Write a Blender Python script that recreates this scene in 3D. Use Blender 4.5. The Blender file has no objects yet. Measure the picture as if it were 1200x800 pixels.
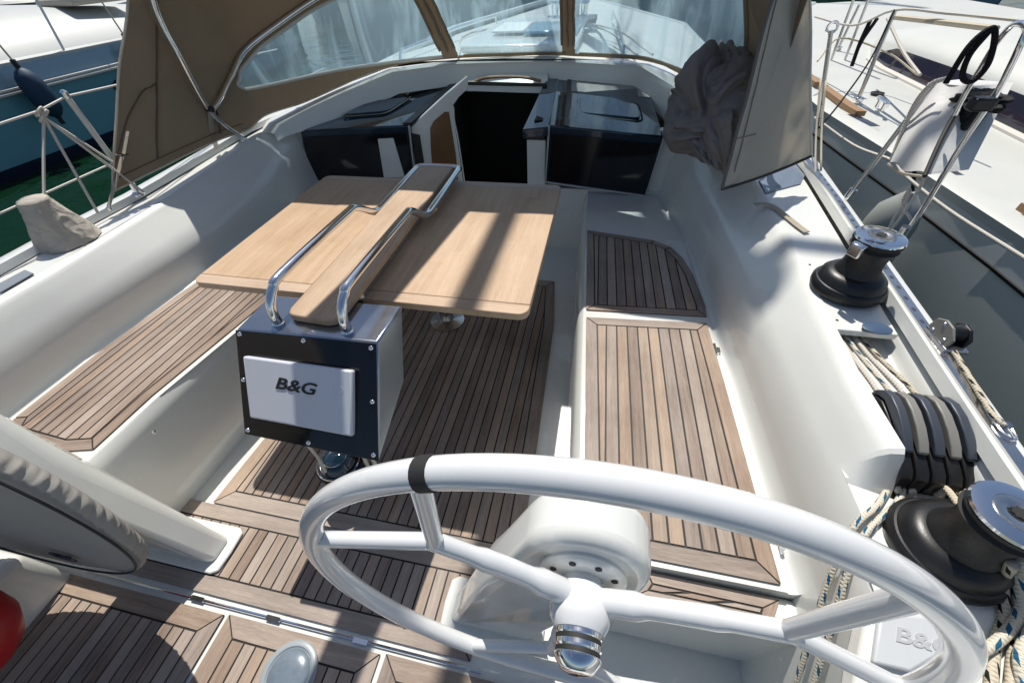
import bpy, bmesh, math, random
from mathutils import Vector as V, Matrix, noise
random.seed(7)
R=math.radians
scene=bpy.context.scene
COL=scene.collection
# ------------------------------------------------------------------ camera model
F=460.0; CAM=V((.786,0,1.556))
_f=V((132,468,-F)).normalized(); _r=V((2665,-296,F)); _r=(_r-_f*_r.dot(_f)).normalized(); _u=_r.cross(_f)
def ray(px,py):
    d=V((px-600,400-py,-F)); return V((d.dot(_r),d.dot(_f),d.dot(_u)))
def P(px,py,x=None,y=None,z=None):
    q=ray(px,py)
    if x is not None: t=(x-CAM.x)/q.x
    elif y is not None: t=(y-CAM.y)/q.y
    else: t=(z-CAM.z)/q.z
    return CAM+q*t
# ------------------------------------------------------------------ mesh builder
class MB:
    def __init__(s): s.v=[];s.f=[];s.m=[];s.uv=[];s.t=[]
    def add(s,vs,fs,uvs=None,mat=0,tint=.5,M=None):
        b=len(s.v)
        s.v+= [tuple((M@V(p)) if M else p) for p in vs]
        for i,f in enumerate(fs):
            s.f.append([b+k for k in f]); s.m.append(mat); s.t.append(tint)
            s.uv.append(uvs[i] if uvs else [(vs[k][0],vs[k][1]) for k in f])
        return s
    def box(s,c,d,mat=0,M=None,tint=.5):
        x,y,z=c; a,b,h=d[0]/2,d[1]/2,d[2]/2
        vs=[(x+i*a,y+j*b,z+k*h) for k in(-1,1) for j in(-1,1) for i in(-1,1)]
        return s.add(vs,[(0,2,3,1),(4,5,7,6),(0,1,5,4),(2,6,7,3),(0,4,6,2),(1,3,7,5)],None,mat,tint,M)
    def prism(s,poly,vec,mat=0,uvs=None,tint=.5,M=None):
        n=len(poly); vec=V(vec); a=[V(p) for p in poly]; b=[p+vec for p in a]
        vs=[tuple(p) for p in a+b]
        nn=V((0,0,0))
        for i in range(n): nn+=a[i].cross(a[(i+1)%n])
        flip=nn.dot(vec)>0
        fs=[list(range(n))[::-1] if flip else list(range(n)), [n+i for i in range(n)] if flip else [n+i for i in range(n)][::-1]]
        for i in range(n):
            j=(i+1)%n; q=[i,j,n+j,n+i]; fs.append(q if flip else q[::-1])
        U=None
        if uvs:
            w=list(uvs)+list(uvs); U=[[w[k] for k in f] for f in fs]
        return s.add(vs,fs,U,mat,tint,M)
    def loft(s,secs,closed=False,mat=0,caps=False,uvfun=None,flip=False):
        n=len(secs[0]); vs=[tuple(p) for q in secs for p in q]; fs=[]
        for i in range(len(secs)-1):
            for j in range(n if closed else n-1):
                k=(j+1)%n; q=[i*n+j,i*n+k,(i+1)*n+k,(i+1)*n+j]; fs.append(q[::-1] if flip else q)
        if caps:
            fs.append(list(range(n))[::-1]); fs.append([(len(secs)-1)*n+j for j in range(n)])
        U=None
        if uvfun: U=[[uvfun(k//n,k%n,n) for k in f] for f in fs]
        return s.add(vs,fs,U,mat)
    def tube(s,pts,r,n=10,closed=False,sm=0,mat=0,caps=True,flat=None,rot=0,up=None):
        pts=[V(p) for p in pts]
        if sm: pts=smooth(pts,sm,closed)
        m=len(pts); T=[]
        for i in range(m):
            a=pts[(i-1)%m] if (closed or i>0) else pts[i]; b=pts[(i+1)%m] if (closed or i<m-1) else pts[i]
            T.append((b-a).normalized() if (b-a).length>1e-9 else V((0,0,1)))
        N=V(up) if up else (V((0,0,1)) if abs(T[0].z)<.9 else V((1,0,0)))
        N=(N-T[0]*N.dot(T[0])).normalized(); Ns=[N]
        for i in range(1,m):
            ax=T[i-1].cross(T[i])
            if ax.length>1e-7:
                N=Matrix.Rotation(T[i-1].angle(T[i]),3,ax.normalized())@N
            N=(N-T[i]*N.dot(T[i])).normalized(); Ns.append(N)
        L=[0]
        for i in range(1,m): L.append(L[-1]+(pts[i]-pts[i-1]).length)
        secs=[]
        for i in range(m):
            B=T[i].cross(Ns[i]); rr=r[min(i*len(r)//m,len(r)-1)] if isinstance(r,(list,tuple)) else r
            fa,fb=flat if flat else (1,1); q=[]
            for k in range(n):
                a=2*math.pi*k/n+rot
                q.append(pts[i]+Ns[i]*(math.cos(a)*rr*fa)+B*(math.sin(a)*rr*fb))
            secs.append(q)
        vs=[tuple(p) for q in secs for p in q]; fs=[];U=[]
        for i in range(m if closed else m-1):
            i2=(i+1)%m; u0=L[i]; u1=L[i2] if i2 else L[-1]+(pts[0]-pts[-1]).length
            for k in range(n):
                k2=(k+1)%n; fs.append([i*n+k,i*n+k2,i2*n+k2,i2*n+k]); U.append([(u0,k/n),(u0,(k+1)/n),(u1,(k+1)/n),(u1,k/n)])
        if caps and not closed:
            fs.append(list(range(n))[::-1]);U.append([(0,0)]*n); fs.append([(m-1)*n+k for k in range(n)]);U.append([(L[-1],0)]*n)
        return s.add(vs,fs,U,mat)
    def lathe(s,prof,n=32,M=None,mat=0):
        vs=[];fs=[]
        for r_,z in prof:
            for k in range(n):
                a=2*math.pi*k/n; vs.append((r_*math.cos(a),r_*math.sin(a),z))
        for i in range(len(prof)-1):
            for k in range(n):
                k2=(k+1)%n; fs.append([i*n+k,i*n+k2,(i+1)*n+k2,(i+1)*n+k])
        fs.append(list(range(n))[::-1]); fs.append([(len(prof)-1)*n+k for k in range(n)])
        return s.add(vs,fs,None,mat,.5,M)
    def grid(s,fn,nu,nv,mat=0,uv=None):
        vs=[tuple(fn(i/nu,j/nv)) for i in range(nu+1) for j in range(nv+1)]; fs=[];U=[]
        for i in range(nu):
            for j in range(nv):
                q=[(i,j),(i+1,j),(i+1,j+1),(i,j+1)]
                fs.append([a*(nv+1)+b for a,b in q]); U.append([(a/nu*(uv or(1,1))[0],b/nv*(uv or(1,1))[1]) for a,b in q])
        return s.add(vs,fs,U,mat)
def smooth(p,k,closed=False):
    n=len(p); out=[]
    for i in range(n if closed else n-1):
        a=p[(i-1)%n] if (closed or i>0) else p[i]*2-p[i+1]
        b=p[i]; c=p[(i+1)%n]; d=p[(i+2)%n] if (closed or i<n-2) else c*2-b
        for j in range(k):
            t=j/k
            out.append(.5*((2*b)+(c-a)*t+(2*a-5*b+4*c-d)*t*t+(3*b-a-3*c+d)*t**3))
    if not closed: out.append(p[-1])
    return out
def root_loc(o):
    l=V((0,0,0))
    while o: l+=o.location; o=o.parent
    return l
def obj(name,mb,mats,parent=None,sm=True,ang=38,bev=0,seg=2,label=None,cat=None,group=None,kind=None,loc=None,local=False):
    """mesh in world coordinates -> ONE object; its origin follows its parent, or loc"""
    off=root_loc(parent) if parent else V(loc or (0,0,0))
    if local: off=V((0,0,0))
    me=bpy.data.meshes.new(name)
    me.from_pydata([tuple(V(p)-off) for p in mb.v],[],mb.f)
    mats=mats if isinstance(mats,(list,tuple)) else [mats]
    for m in mats: me.materials.append(m)
    me.polygons.foreach_set('material_index',mb.m)
    ul=me.uv_layers.new(name='UVMap'); fl=[c for u in mb.uv for p in u for c in p]; ul.data.foreach_set('uv',fl)
    ca=me.color_attributes.new('plank','FLOAT_COLOR','CORNER'); cl=[]
    for t,f in zip(mb.t,mb.f): cl+= [t,(t*7.31)%1,(t*13.7)%1,1]*len(f)
    ca.data.foreach_set('color',cl)
    me.update(); me.validate()
    if sm: me.shade_smooth(); me.set_sharp_from_angle(angle=R(ang))
    o=bpy.data.objects.new(name,me); COL.objects.link(o)
    if parent: o.parent=parent
    else: o.location=(loc or (0,0,0))
    if bev:
        b=o.modifiers.new('Bevel','BEVEL'); b.width=bev; b.segments=seg; b.limit_method='ANGLE'; b.angle_limit=R(35)
    tag(o,label,cat,group,kind); return o
def tag(o,label=None,cat=None,group=None,kind=None):
    if label:o['label']=label
    if cat:o['category']=cat
    if group:o['group']=group
    if kind:o['kind']=kind
def thing(name,label,cat,loc=(0,0,0),group=None):
    o=bpy.data.objects.new(name,None); o.empty_display_size=.1; COL.objects.link(o); o.location=loc; tag(o,label,cat,group); return o
def dup(src,loc,label=None,rz=None):
    c=src.copy(); COL.objects.link(c); c.location=loc
    if rz is not None: c.rotation_euler.z=rz
    if label: c['label']=label
    for ch in list(src.children):
        d=ch.copy(); COL.objects.link(d); d.parent=c
        for g in list(ch.children):
            e=g.copy(); COL.objects.link(e); e.parent=d
    return c
def frame(o,xa,ya,za=None):
    xa=V(xa).normalized(); ya=V(ya); ya=(ya-xa*ya.dot(xa)).normalized(); za=xa.cross(ya)
    m=Matrix((xa,ya,za)).transposed().to_4x4(); m.translation=V(o); return m
# ------------------------------------------------------------------ materials
def lin(c): return tuple((x/12.92 if x<=.04045 else ((x+.055)/1.055)**2.4) for x in c)
def mat(name,col,rough=.5,metal=0,coat=0,bump=0,bscale=200,var=0,vscale=3,ior=1.5,spec=.5,trans=0):
    m=bpy.data.materials.new(name); m.use_nodes=True; nt=m.node_tree; b=nt.nodes['Principled BSDF']
    b.inputs['Base Color'].default_value=(*col,1); b.inputs['Roughness'].default_value=rough; b.inputs['Metallic'].default_value=metal
    b.inputs['Coat Weight'].default_value=coat; b.inputs['Coat Roughness'].default_value=.05; b.inputs['IOR'].default_value=ior
    b.inputs['Specular IOR Level'].default_value=spec
    tc=nt.nodes.new('ShaderNodeTexCoord')
    if var:
        n=nt.nodes.new('ShaderNodeTexNoise'); n.inputs['Scale'].default_value=vscale; n.inputs['Detail'].default_value=6; n.inputs['Roughness'].default_value=.65
        nt.links.new(tc.outputs['Object'],n.inputs['Vector'])
        mx=nt.nodes.new('ShaderNodeMix'); mx.data_type='RGBA'
        mx.inputs['A'].default_value=(*[c*(1-var) for c in col],1); mx.inputs['B'].default_value=(*[min(1,c*(1+var)) for c in col],1)
        nt.links.new(n.outputs['Fac'],mx.inputs['Factor']); nt.links.new(mx.outputs['Result'],b.inputs['Base Color'])
        mr=nt.nodes.new('ShaderNodeMapRange'); mr.inputs['To Min'].default_value=max(0,rough-.08); mr.inputs['To Max'].default_value=min(1,rough+.1)
        nt.links.new(n.outputs['Fac'],mr.inputs['Value']); nt.links.new(mr.outputs['Result'],b.inputs['Roughness'])
    if bump:
        n=nt.nodes.new('ShaderNodeTexNoise'); n.inputs['Scale'].default_value=bscale; n.inputs['Detail'].default_value=3
        nt.links.new(tc.outputs['Object'],n.inputs['Vector'])
        bp=nt.nodes.new('ShaderNodeBump'); bp.inputs['Strength'].default_value=bump; bp.inputs['Distance'].default_value=.002
        nt.links.new(n.outputs['Fac'],bp.inputs['Height']); nt.links.new(bp.outputs['Normal'],b.inputs['Normal'])
    if trans:
        t=nt.nodes.new('ShaderNodeBsdfTranslucent'); t.inputs['Color'].default_value=(*col,1)
        ms=nt.nodes.new('ShaderNodeMixShader'); ms.inputs[0].default_value=trans
        nt.links.new(b.outputs[0],ms.inputs[1]); nt.links.new(t.outputs[0],ms.inputs[2]); nt.links.new(ms.outputs[0],nt.nodes['Material Output'].inputs[0])
    return m
def N(nt,t,**k):
    n=nt.nodes.new(t)
    for a,b in k.items(): setattr(n,a,b)
    return n
def wood(name,dark,light,strip=0,grain=60,rough=.6,tintamt=.35,bump=.25):
    m=bpy.data.materials.new(name); m.use_nodes=True; nt=m.node_tree; b=nt.nodes['Principled BSDF']; ln=nt.links.new
    uv=N(nt,'ShaderNodeTexCoord'); mp=N(nt,'ShaderNodeMapping'); mp.inputs['Scale'].default_value=(3,grain,1); ln(uv.outputs['UV'],mp.inputs[0])
    n1=N(nt,'ShaderNodeTexNoise'); n1.inputs['Scale'].default_value=1; n1.inputs['Detail'].default_value=8; n1.inputs['Roughness'].default_value=.7; n1.inputs['Distortion'].default_value=.6; ln(mp.outputs[0],n1.inputs['Vector'])
    mp2=N(nt,'ShaderNodeMapping'); mp2.inputs['Scale'].default_value=(30,400,1); ln(uv.outputs['UV'],mp2.inputs[0])
    n2=N(nt,'ShaderNodeTexNoise'); n2.inputs['Scale'].default_value=1; n2.inputs['Detail'].default_value=4; ln(mp2.outputs[0],n2.inputs['Vector'])
    n3=N(nt,'ShaderNodeTexNoise'); n3.inputs['Scale'].default_value=3.2; n3.inputs['Detail'].default_value=5; ln(uv.outputs['Object'],n3.inputs['Vector'])
    at=N(nt,'ShaderNodeAttribute'); at.attribute_name='plank'; sp=N(nt,'ShaderNodeSeparateColor'); ln(at.outputs['Color'],sp.inputs[0])
    tint=sp.outputs[0]
    if strip:
        sx=N(nt,'ShaderNodeSeparateXYZ'); ln(uv.outputs['UV'],sx.inputs[0])
        d=N(nt,'ShaderNodeMath',operation='DIVIDE'); d.inputs[1].default_value=strip; ln(sx.outputs[1],d.inputs[0])
        fl=N(nt,'ShaderNodeMath',operation='FLOOR'); ln(d.outputs[0],fl.inputs[0])
        w0=N(nt,'ShaderNodeTexWhiteNoise'); w0.noise_dimensions='1D'; ln(fl.outputs[0],w0.inputs['W'])
        # staggered stave ends
        d2=N(nt,'ShaderNodeMath',operation='MULTIPLY_ADD'); d2.inputs[1].default_value=2.6; ln(sx.outputs[0],d2.inputs[0])
        m7=N(nt,'ShaderNodeMath',operation='MULTIPLY'); m7.inputs[1].default_value=7.; ln(w0.outputs['Value'],m7.inputs[0]); ln(m7.outputs[0],d2.inputs[2])
        f2=N(nt,'ShaderNodeMath',operation='FLOOR'); ln(d2.outputs[0],f2.inputs[0])
        cb=N(nt,'ShaderNodeCombineXYZ'); ln(fl.outputs[0],cb.inputs[0]); ln(f2.outputs[0],cb.inputs[1])
        wn=N(nt,'ShaderNodeTexWhiteNoise'); wn.noise_dimensions='2D'; ln(cb.outputs[0],wn.inputs['Vector']); tint=wn.outputs['Value']
    # fac = .55*n1+.2*n2+tintamt*(tint-.5)+.25*n3
    def ma(op,a,bv=None,c=None):
        x=N(nt,'ShaderNodeMath',operation=op)
        for i,q in enumerate((a,bv,c)):
            if q is None: continue
            if isinstance(q,(int,float)): x.inputs[i].default_value=q
            else: ln(q,x.inputs[i])
        return x.outputs[0]
    v=ma('MULTIPLY_ADD',n1.outputs['Fac'],.9,-.12); v=ma('MULTIPLY_ADD',n2.outputs['Fac'],.45,v); v=ma('MULTIPLY_ADD',tint,tintamt,v); v=ma('MULTIPLY_ADD',n3.outputs['Fac'],.8,v); v=ma('SUBTRACT',v,.43+tintamt*.5)
    mx=N(nt,'ShaderNodeMix',data_type='RGBA'); mx.inputs['A'].default_value=(*dark,1); mx.inputs['B'].default_value=(*light,1); ln(v,mx.inputs['Factor'])
    hs=N(nt,'ShaderNodeHueSaturation'); ln(mx.outputs['Result'],hs.inputs['Color'])
    s_=N(nt,'ShaderNodeMapRange'); s_.inputs['To Min'].default_value=.75; s_.inputs['To Max'].default_value=1.2; ln(sp.outputs[1],s_.inputs['Value']); ln(s_.outputs[0],hs.inputs['Saturation'])
    ln(hs.outputs[0],b.inputs['Base Color']); b.inputs['Roughness'].default_value=rough; b.inputs['Specular IOR Level'].default_value=.35
    bp=N(nt,'ShaderNodeBump'); bp.inputs['Strength'].default_value=bump; bp.inputs['Distance'].default_value=.0015; ln(n2.outputs['Fac'],bp.inputs['Height']); ln(bp.outputs[0],b.inputs['Normal'])
    return m
def rope(name,col,fleck=None,amt=.45,pitch=.034):
    m=bpy.data.materials.new(name); m.use_nodes=True; nt=m.node_tree; b=nt.nodes['Principled BSDF']; ln=nt.links.new
    uv=N(nt,'ShaderNodeTexCoord'); sx=N(nt,'ShaderNodeSeparateXYZ'); ln(uv.outputs['UV'],sx.inputs[0])
    def ma(op,a,bv=None,c=None):
        x=N(nt,'ShaderNodeMath',operation=op)
        for i,q in enumerate((a,bv,c)):
            if q is None: continue
            if isinstance(q,(int,float)): x.inputs[i].default_value=q
            else: ln(q,x.inputs[i])
        return x.outputs[0]
    U,W=sx.outputs[0],sx.outputs[1]
    h1=ma('SINE',ma('ADD',ma('MULTIPLY',U,2*math.pi/.008),ma('MULTIPLY',W,2*math.pi*2))); h2=ma('SINE',ma('SUBTRACT',ma('MULTIPLY',U,2*math.pi/.008),ma('MULTIPLY',W,2*math.pi*2)))
    h=ma('MAXIMUM',h1,h2)
    bp=N(nt,'ShaderNodeBump'); bp.inputs['Strength'].default_value=.6; bp.inputs['Distance'].default_value=.001; ln(h,bp.inputs['Height']); ln(bp.outputs[0],b.inputs['Normal'])
    mx=N(nt,'ShaderNodeMix',data_type='RGBA'); mx.inputs['A'].default_value=(*[c*.7 for c in col],1); mx.inputs['B'].default_value=(*col,1); ln(ma('MULTIPLY_ADD',h,.5,.5),mx.inputs['Factor']); out=mx.outputs['Result']
    if fleck:
        a=ma('GREATER_THAN',ma('SINE',ma('ADD',ma('MULTIPLY',U,2*math.pi/pitch),ma('MULTIPLY',W,2*math.pi*2))),amt-.35)
        c=ma('GREATER_THAN',ma('SINE',ma('ADD',ma('MULTIPLY',U,2*math.pi/.13),ma('MULTIPLY',W,2*math.pi*3))),.35)
        mx2=N(nt,'ShaderNodeMix',data_type='RGBA'); ln(ma('MULTIPLY',a,c),mx2.inputs['Factor']); ln(out,mx2.inputs['A']); mx2.inputs['B'].default_value=(*fleck,1); out=mx2.outputs['Result']
    ln(out,b.inputs['Base Color']); b.inputs['Roughness'].default_value=.85; b.inputs['Specular IOR Level'].default_value=.2
    return m
def fabric(name,col,var=.2,trans=.12,wr=.5,wscale=9,weave=900):
    m=mat(name,col,.85,var=var,vscale=4,spec=.15,trans=trans); nt=m.node_tree; b=nt.nodes['Principled BSDF']; ln=nt.links.new
    tc=N(nt,'ShaderNodeTexCoord'); n=N(nt,'ShaderNodeTexNoise'); n.inputs['Scale'].default_value=wscale; n.inputs['Detail'].default_value=3; n.inputs['Distortion'].default_value=1.2; ln(tc.outputs['Object'],n.inputs['Vector'])
    b1=N(nt,'ShaderNodeBump'); b1.inputs['Strength'].default_value=wr; b1.inputs['Distance'].default_value=.012; ln(n.outputs['Fac'],b1.inputs['Height'])
    n2=N(nt,'ShaderNodeTexNoise'); n2.inputs['Scale'].default_value=weave; ln(tc.outputs['Object'],n2.inputs['Vector'])
    b2=N(nt,'ShaderNodeBump'); b2.inputs['Strength'].default_value=.3; b2.inputs['Distance'].default_value=.001; ln(n2.outputs['Fac'],b2.inputs['Height']); ln(b1.outputs[0],b2.inputs['Normal']); ln(b2.outputs[0],b.inputs['Normal'])
    return m
def vinyl(name):
    m=bpy.data.materials.new(name); m.use_nodes=True; nt=m.node_tree; ln=nt.links.new; nt.nodes.remove(nt.nodes['Principled BSDF'])
    tc=N(nt,'ShaderNodeTexCoord'); mp=N(nt,'ShaderNodeMapping'); mp.inputs['Scale'].default_value=(5,5,.9); ln(tc.outputs['Object'],mp.inputs[0])
    n=N(nt,'ShaderNodeTexNoise'); n.inputs['Scale'].default_value=1.5; n.inputs['Detail'].default_value=5; n.inputs['Distortion'].default_value=1.5; ln(mp.outputs[0],n.inputs['Vector'])
    n2=N(nt,'ShaderNodeTexNoise'); n2.inputs['Scale'].default_value=4; n2.inputs['Detail'].default_value=2; n2.inputs['Distortion'].default_value=1; ln(tc.outputs['Object'],n2.inputs['Vector'])
    bp=N(nt,'ShaderNodeBump'); bp.inputs['Strength'].default_value=.6; bp.inputs['Distance'].default_value=.03; ln(n2.outputs['Fac'],bp.inputs['Height'])
    tr=N(nt,'ShaderNodeBsdfTransparent'); tr.inputs['Color'].default_value=(.74,.89,.95,1)
    gl=N(nt,'ShaderNodeBsdfGlossy'); gl.inputs['Roughness'].default_value=.06; ln(bp.outputs[0],gl.inputs['Normal'])
    df=N(nt,'ShaderNodeBsdfTranslucent'); df.inputs['Color'].default_value=(.58,.80,.90,1); d2=N(nt,'ShaderNodeBsdfDiffuse'); d2.inputs['Color'].default_value=(.58,.80,.90,1)
    ad=N(nt,'ShaderNodeMixShader'); ad.inputs[0].default_value=.5; ln(df.outputs[0],ad.inputs[1]); ln(d2.outputs[0],ad.inputs[2])
    cr=N(nt,'ShaderNodeMapRange'); cr.inputs['From Min'].default_value=.45; cr.inputs['From Max'].default_value=.75; cr.inputs['To Min'].default_value=.30; cr.inputs['To Max'].default_value=.72; ln(n.outputs['Fac'],cr.inputs['Value'])
    m1=N(nt,'ShaderNodeMixShader'); ln(cr.outputs[0],m1.inputs[0]); ln(tr.outputs[0],m1.inputs[1]); ln(ad.outputs[0],m1.inputs[2])
    fr=N(nt,'ShaderNodeFresnel'); fr.inputs['IOR'].default_value=1.4; ln(bp.outputs[0],fr.inputs['Normal'])
    m2=N(nt,'ShaderNodeMixShader'); ln(fr.outputs[0],m2.inputs[0]); ln(m1.outputs[0],m2.inputs[1]); ln(gl.outputs[0],m2.inputs[2]); ln(m2.outputs[0],nt.nodes['Material Output'].inputs[0])
    return m
GEL=mat('gelcoat',(.73,.742,.705),.24,coat=.55,var=.05,vscale=5)
GELN=mat('nonskid_gelcoat',(.70,.71,.69),.55,bump=.5,bscale=420,var=.03)
GREYN=mat('grey_nonskid',(.30,.30,.29),.6,bump=.9,bscale=260,var=.35,vscale=160)
WHEELM=mat('painted_aluminium',(.72,.735,.74),.2,coat=.8,var=.05,vscale=14)
CHR=mat('polished_steel',(.82,.83,.85),.09,metal=1,var=.04,vscale=12)
STEEL=mat('satin_steel',(.62,.62,.62),.25,metal=1,var=.06,vscale=20)
BLK=mat('black_plastic',(.012,.012,.013),.38,var=.2,vscale=20,bump=.1,bscale=300)
DGREY=mat('charcoal_plastic',(.05,.06,.078),.42,var=.1)
LGREY=mat('grey_plastic',(.22,.215,.195),.45,var=.1)
ACR=mat('black_acrylic',(.004,.004,.006),.10,var=0)
SMOKE=mat('smoked_acrylic',(.008,.022,.040),.03,coat=.6)  # base blue stands in for the sky's reflection
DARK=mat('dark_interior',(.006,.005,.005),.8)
BROWNW=mat('varnished_mahogany',(.16,.075,.028),.35,coat=.3,var=.3,vscale=8)
RUB=mat('rubber',(.02,.02,.02),.7)
CAULK=mat('black_caulking',(.011,.010,.009),.6)
TEAK=wood('weathered_teak',(.115,.073,.056),(.51,.415,.335),grain=55,tintamt=.36,bump=.8,rough=.7)
OAK=wood('oiled_teak_table',(.34,.225,.14),(.66,.51,.375),strip=.052,grain=40,tintamt=.16,bump=.12,rough=.5)
BRN=fabric('brown_canvas',(.42,.345,.255),.15,.42,.8,5)
BRNL=fabric('lightened_canvas',(.70,.67,.60),.1,.6,.8,7)  # lighter copy of the canvas; the flap's backlight is put into the colour
TARP=fabric('grey_canvas_cover',(.235,.215,.205),.15,.08,.4,20)
CREAM=fabric('cream_cloth',(.50,.46,.40),.1,.06,.9,16)
WCOV=fabric('grey_wheel_cover',(.36,.345,.315),.1,.05,.6,7)
WEB=fabric('beige_webbing',(.42,.37,.29),.1,.05,.2,30)
BAGW=fabric('white_pvc_cloth',(.72,.72,.70),.05,.1,.5,7)
PIPE=mat('white_piping',(.62,.60,.55),.6)
ROPEB=rope('blue_flecked_rope',(.66,.61,.50),(.02,.11,.20))
ROPEC=rope('cream_rope',(.60,.53,.41))
ROPEK=rope('black_flecked_rope',(.60,.54,.42),(.02,.02,.02),.5)
ROPEBK=rope('black_rope',(.015,.015,.018))
ROPEW=rope('white_rope',(.66,.62,.55))
RED=mat('red_pvc',(.42,.012,.014),.4,var=.1)
NAVY=mat('navy_cloth',(.012,.04,.085),.6,var=.2,bump=.3,bscale=500)
BHULL=mat('blue_grey_hull',(.145,.33,.40),.16,coat=.5,var=.05,vscale=1)
BHULL2=mat('pale_blue_hull',(.26,.37,.44),.16,coat=.5,var=.05,vscale=1)
NAVYH=mat('navy_bottom_paint',(.008,.012,.035),.4)
GHULL=mat('white_topside',(.66,.69,.67),.2,coat=.4,var=.04,vscale=1.2)
WDECK=mat('white_deck',(.58,.59,.55),.4,var=.05,vscale=4)
TINT=mat('tinted_window',(.018,.016,.035),.05,coat=.3)
TEAKP=mat('teak_strip',(.30,.18,.09),.6,var=.35,vscale=40)
PANEL=mat('white_abs',(.66,.68,.74),.3,var=.02,coat=.2)
SMARK=mat('pressed_lettering',(.45,.46,.47),.35)
GLASS=mat('clear_glass',(.75,.85,.9),.05,coat=.3)
VIN=vinyl('clear_vinyl')
# ------------------------------------------------------------------ polygons, teak decking
def inset(poly,d):
    n=len(poly); out=[]
    for i in range(n):
        a,b,c=V(poly[i-1]),V(poly[i]),V(poly[(i+1)%n]); e1=(b-a).normalized(); e2=(c-b).normalized()
        n1=V((-e1.y,e1.x)); n2=V((-e2.y,e2.x)); k=n1+n2
        out.append(b+k*(d/max(.3,(1+n1.dot(n2)))))
    return out
def clip(poly,nrm,off):   # keep p.nrm<=off
    out=[]
    for i in range(len(poly)):
        a,b=poly[i],poly[(i+1)%len(poly)]; da,db=a.dot(nrm)-off,b.dot(nrm)-off
        if da<=0: out.append(a)
        if (da<0<db) or (db<0<da): out.append(a+(b-a)*(da/(da-db)))
    return out
def area(p): return .5*sum(p[i].x*p[(i+1)%len(p)].y-p[(i+1)%len(p)].x*p[i].y for i in range(len(p)))
def teak(name,poly,z,parent,ang=90,w=.047,border=.055,gap=.006,h=.003,king=None,label=None,noborder=()):
    """planks a groove above black caulking, with a mitred margin plank per side"""
    poly=[V(p[:2]) for p in poly]
    if area(poly)<0: poly=poly[::-1]
    mb=MB(); n=len(poly)
    mb.prism([(p.x,p.y,z-.004) for p in poly],(0,0,.004),mat=1)
    inn=inset(poly,border); d=V((math.cos(R(ang)),math.sin(R(ang)))); q=V((-d.y,d.x)); g=gap/2
    def plank(pts,dd,tint):
        if len(pts)<3 or abs(area(pts))<1e-5: return
        qq=V((-dd.y,dd.x)); ou,ov=random.random()*9,random.random()*9
        mb.prism([(p.x,p.y,z) for p in pts],(0,0,h),mat=0,tint=tint,uvs=[(p.dot(dd)+ou,p.dot(qq)+ov) for p in pts])
    tt=random.random()
    for i in range(n):
        a,b=poly[i],poly[(i+1)%n]; ia,ib=inn[i],inn[(i+1)%n]; e=(b-a)
        if e.length<.001: continue
        e.normalize()
        p0,p2=poly[i-1],poly[(i+2)%n]
        sa=g if (a-p0).angle(b-a)>R(22) else 0; sb=g if (b-a).angle(p2-b)>R(22) else 0
        if sa: tt=random.random()
        plank([a+e*sa,b-e*sb,ib-e*sb,ia+e*sa],e,tt)
    core=inset(poly,border+gap); lo=min(p.dot(q) for p in core); hi=max(p.dot(q) for p in core)
    k=0; s=lo
    while s<hi-.004:
        e=min(s+w,hi)
        if hi-e<.012: e=hi
        pts=clip(clip(core,q,e-(g if e<hi else 0)),-q,-(s+(g if s>lo else 0)))
        plank(pts,d,random.random()); s=e; k+=1
    return obj(name,mb,[TEAK,CAULK],parent,sm=False,label=label)
def text(body,M,material,parent,name,size,ext=.001,shear=0,wide=1,label=None,local=False,bold=.012):
    c=bpy.data.curves.new('lettering','FONT'); c.body=body; c.size=size; c.extrude=ext; c.shear=shear; c.align_x='CENTER'; c.align_y='CENTER'; c.offset=bold*size
    o=bpy.data.objects.new('tmp',c); COL.objects.link(o); bpy.context.view_layer.update()
    me=bpy.data.meshes.new_from_object(o.evaluated_get(bpy.context.evaluated_depsgraph_get()))
    mb=MB(); mb.add([(v.co.x*wide,v.co.y,v.co.z) for v in me.vertices],[list(p.vertices) for p in me.polygons],M=M)
    bpy.data.objects.remove(o); bpy.data.meshes.remove(me)
    return obj(name,mb,material,parent,sm=False,label=label,local=local)
def lerp(a,b,t): return a+(b-a)*t
def interp(tab,y):
    if y<=tab[0][0]: return tab[0][1]
    for (a,u),(b,w) in zip(tab,tab[1:]):
        if y<=b: return u+(w-u)*(y-a)/(b-a)
    return tab[-1][1]
# ================================================================== SETTING
def water_mat():
    m=bpy.data.materials.new('harbour_water'); m.use_nodes=True; nt=m.node_tree; b=nt.nodes['Principled BSDF']; ln=nt.links.new
    b.inputs['Base Color'].default_value=(.003,.020,.007,1); b.inputs['Roughness'].default_value=.06; b.inputs['IOR'].default_value=1.33
    tc=N(nt,'ShaderNodeTexCoord'); n=N(nt,'ShaderNodeTexNoise'); n.inputs['Scale'].default_value=1.3; n.inputs['Detail'].default_value=4; n.inputs['Distortion'].default_value=.8; ln(tc.outputs['Object'],n.inputs['Vector'])
    bp=N(nt,'ShaderNodeBump'); bp.inputs['Strength'].default_value=.5; bp.inputs['Distance'].default_value=.12; ln(n.outputs['Fac'],bp.inputs['Height']); ln(bp.outputs[0],b.inputs['Normal'])
    return m
WZ=-.5
w=MB(); w.add([(-400,-300,WZ),(400,-300,WZ),(400,600,WZ),(-400,600,WZ)],[(0,1,2,3)]); obj('water',w,water_mat(),kind='structure',sm=False)
# ================================================================== OWN YACHT
yacht=thing('sailing_yacht','white sailing yacht whose open teak cockpit fills the picture','sailing yacht',(0,1,WZ))
def y_(name,mb,mats,par=None,**k): return obj(name,mb,mats,par or yacht,**k)
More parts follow.
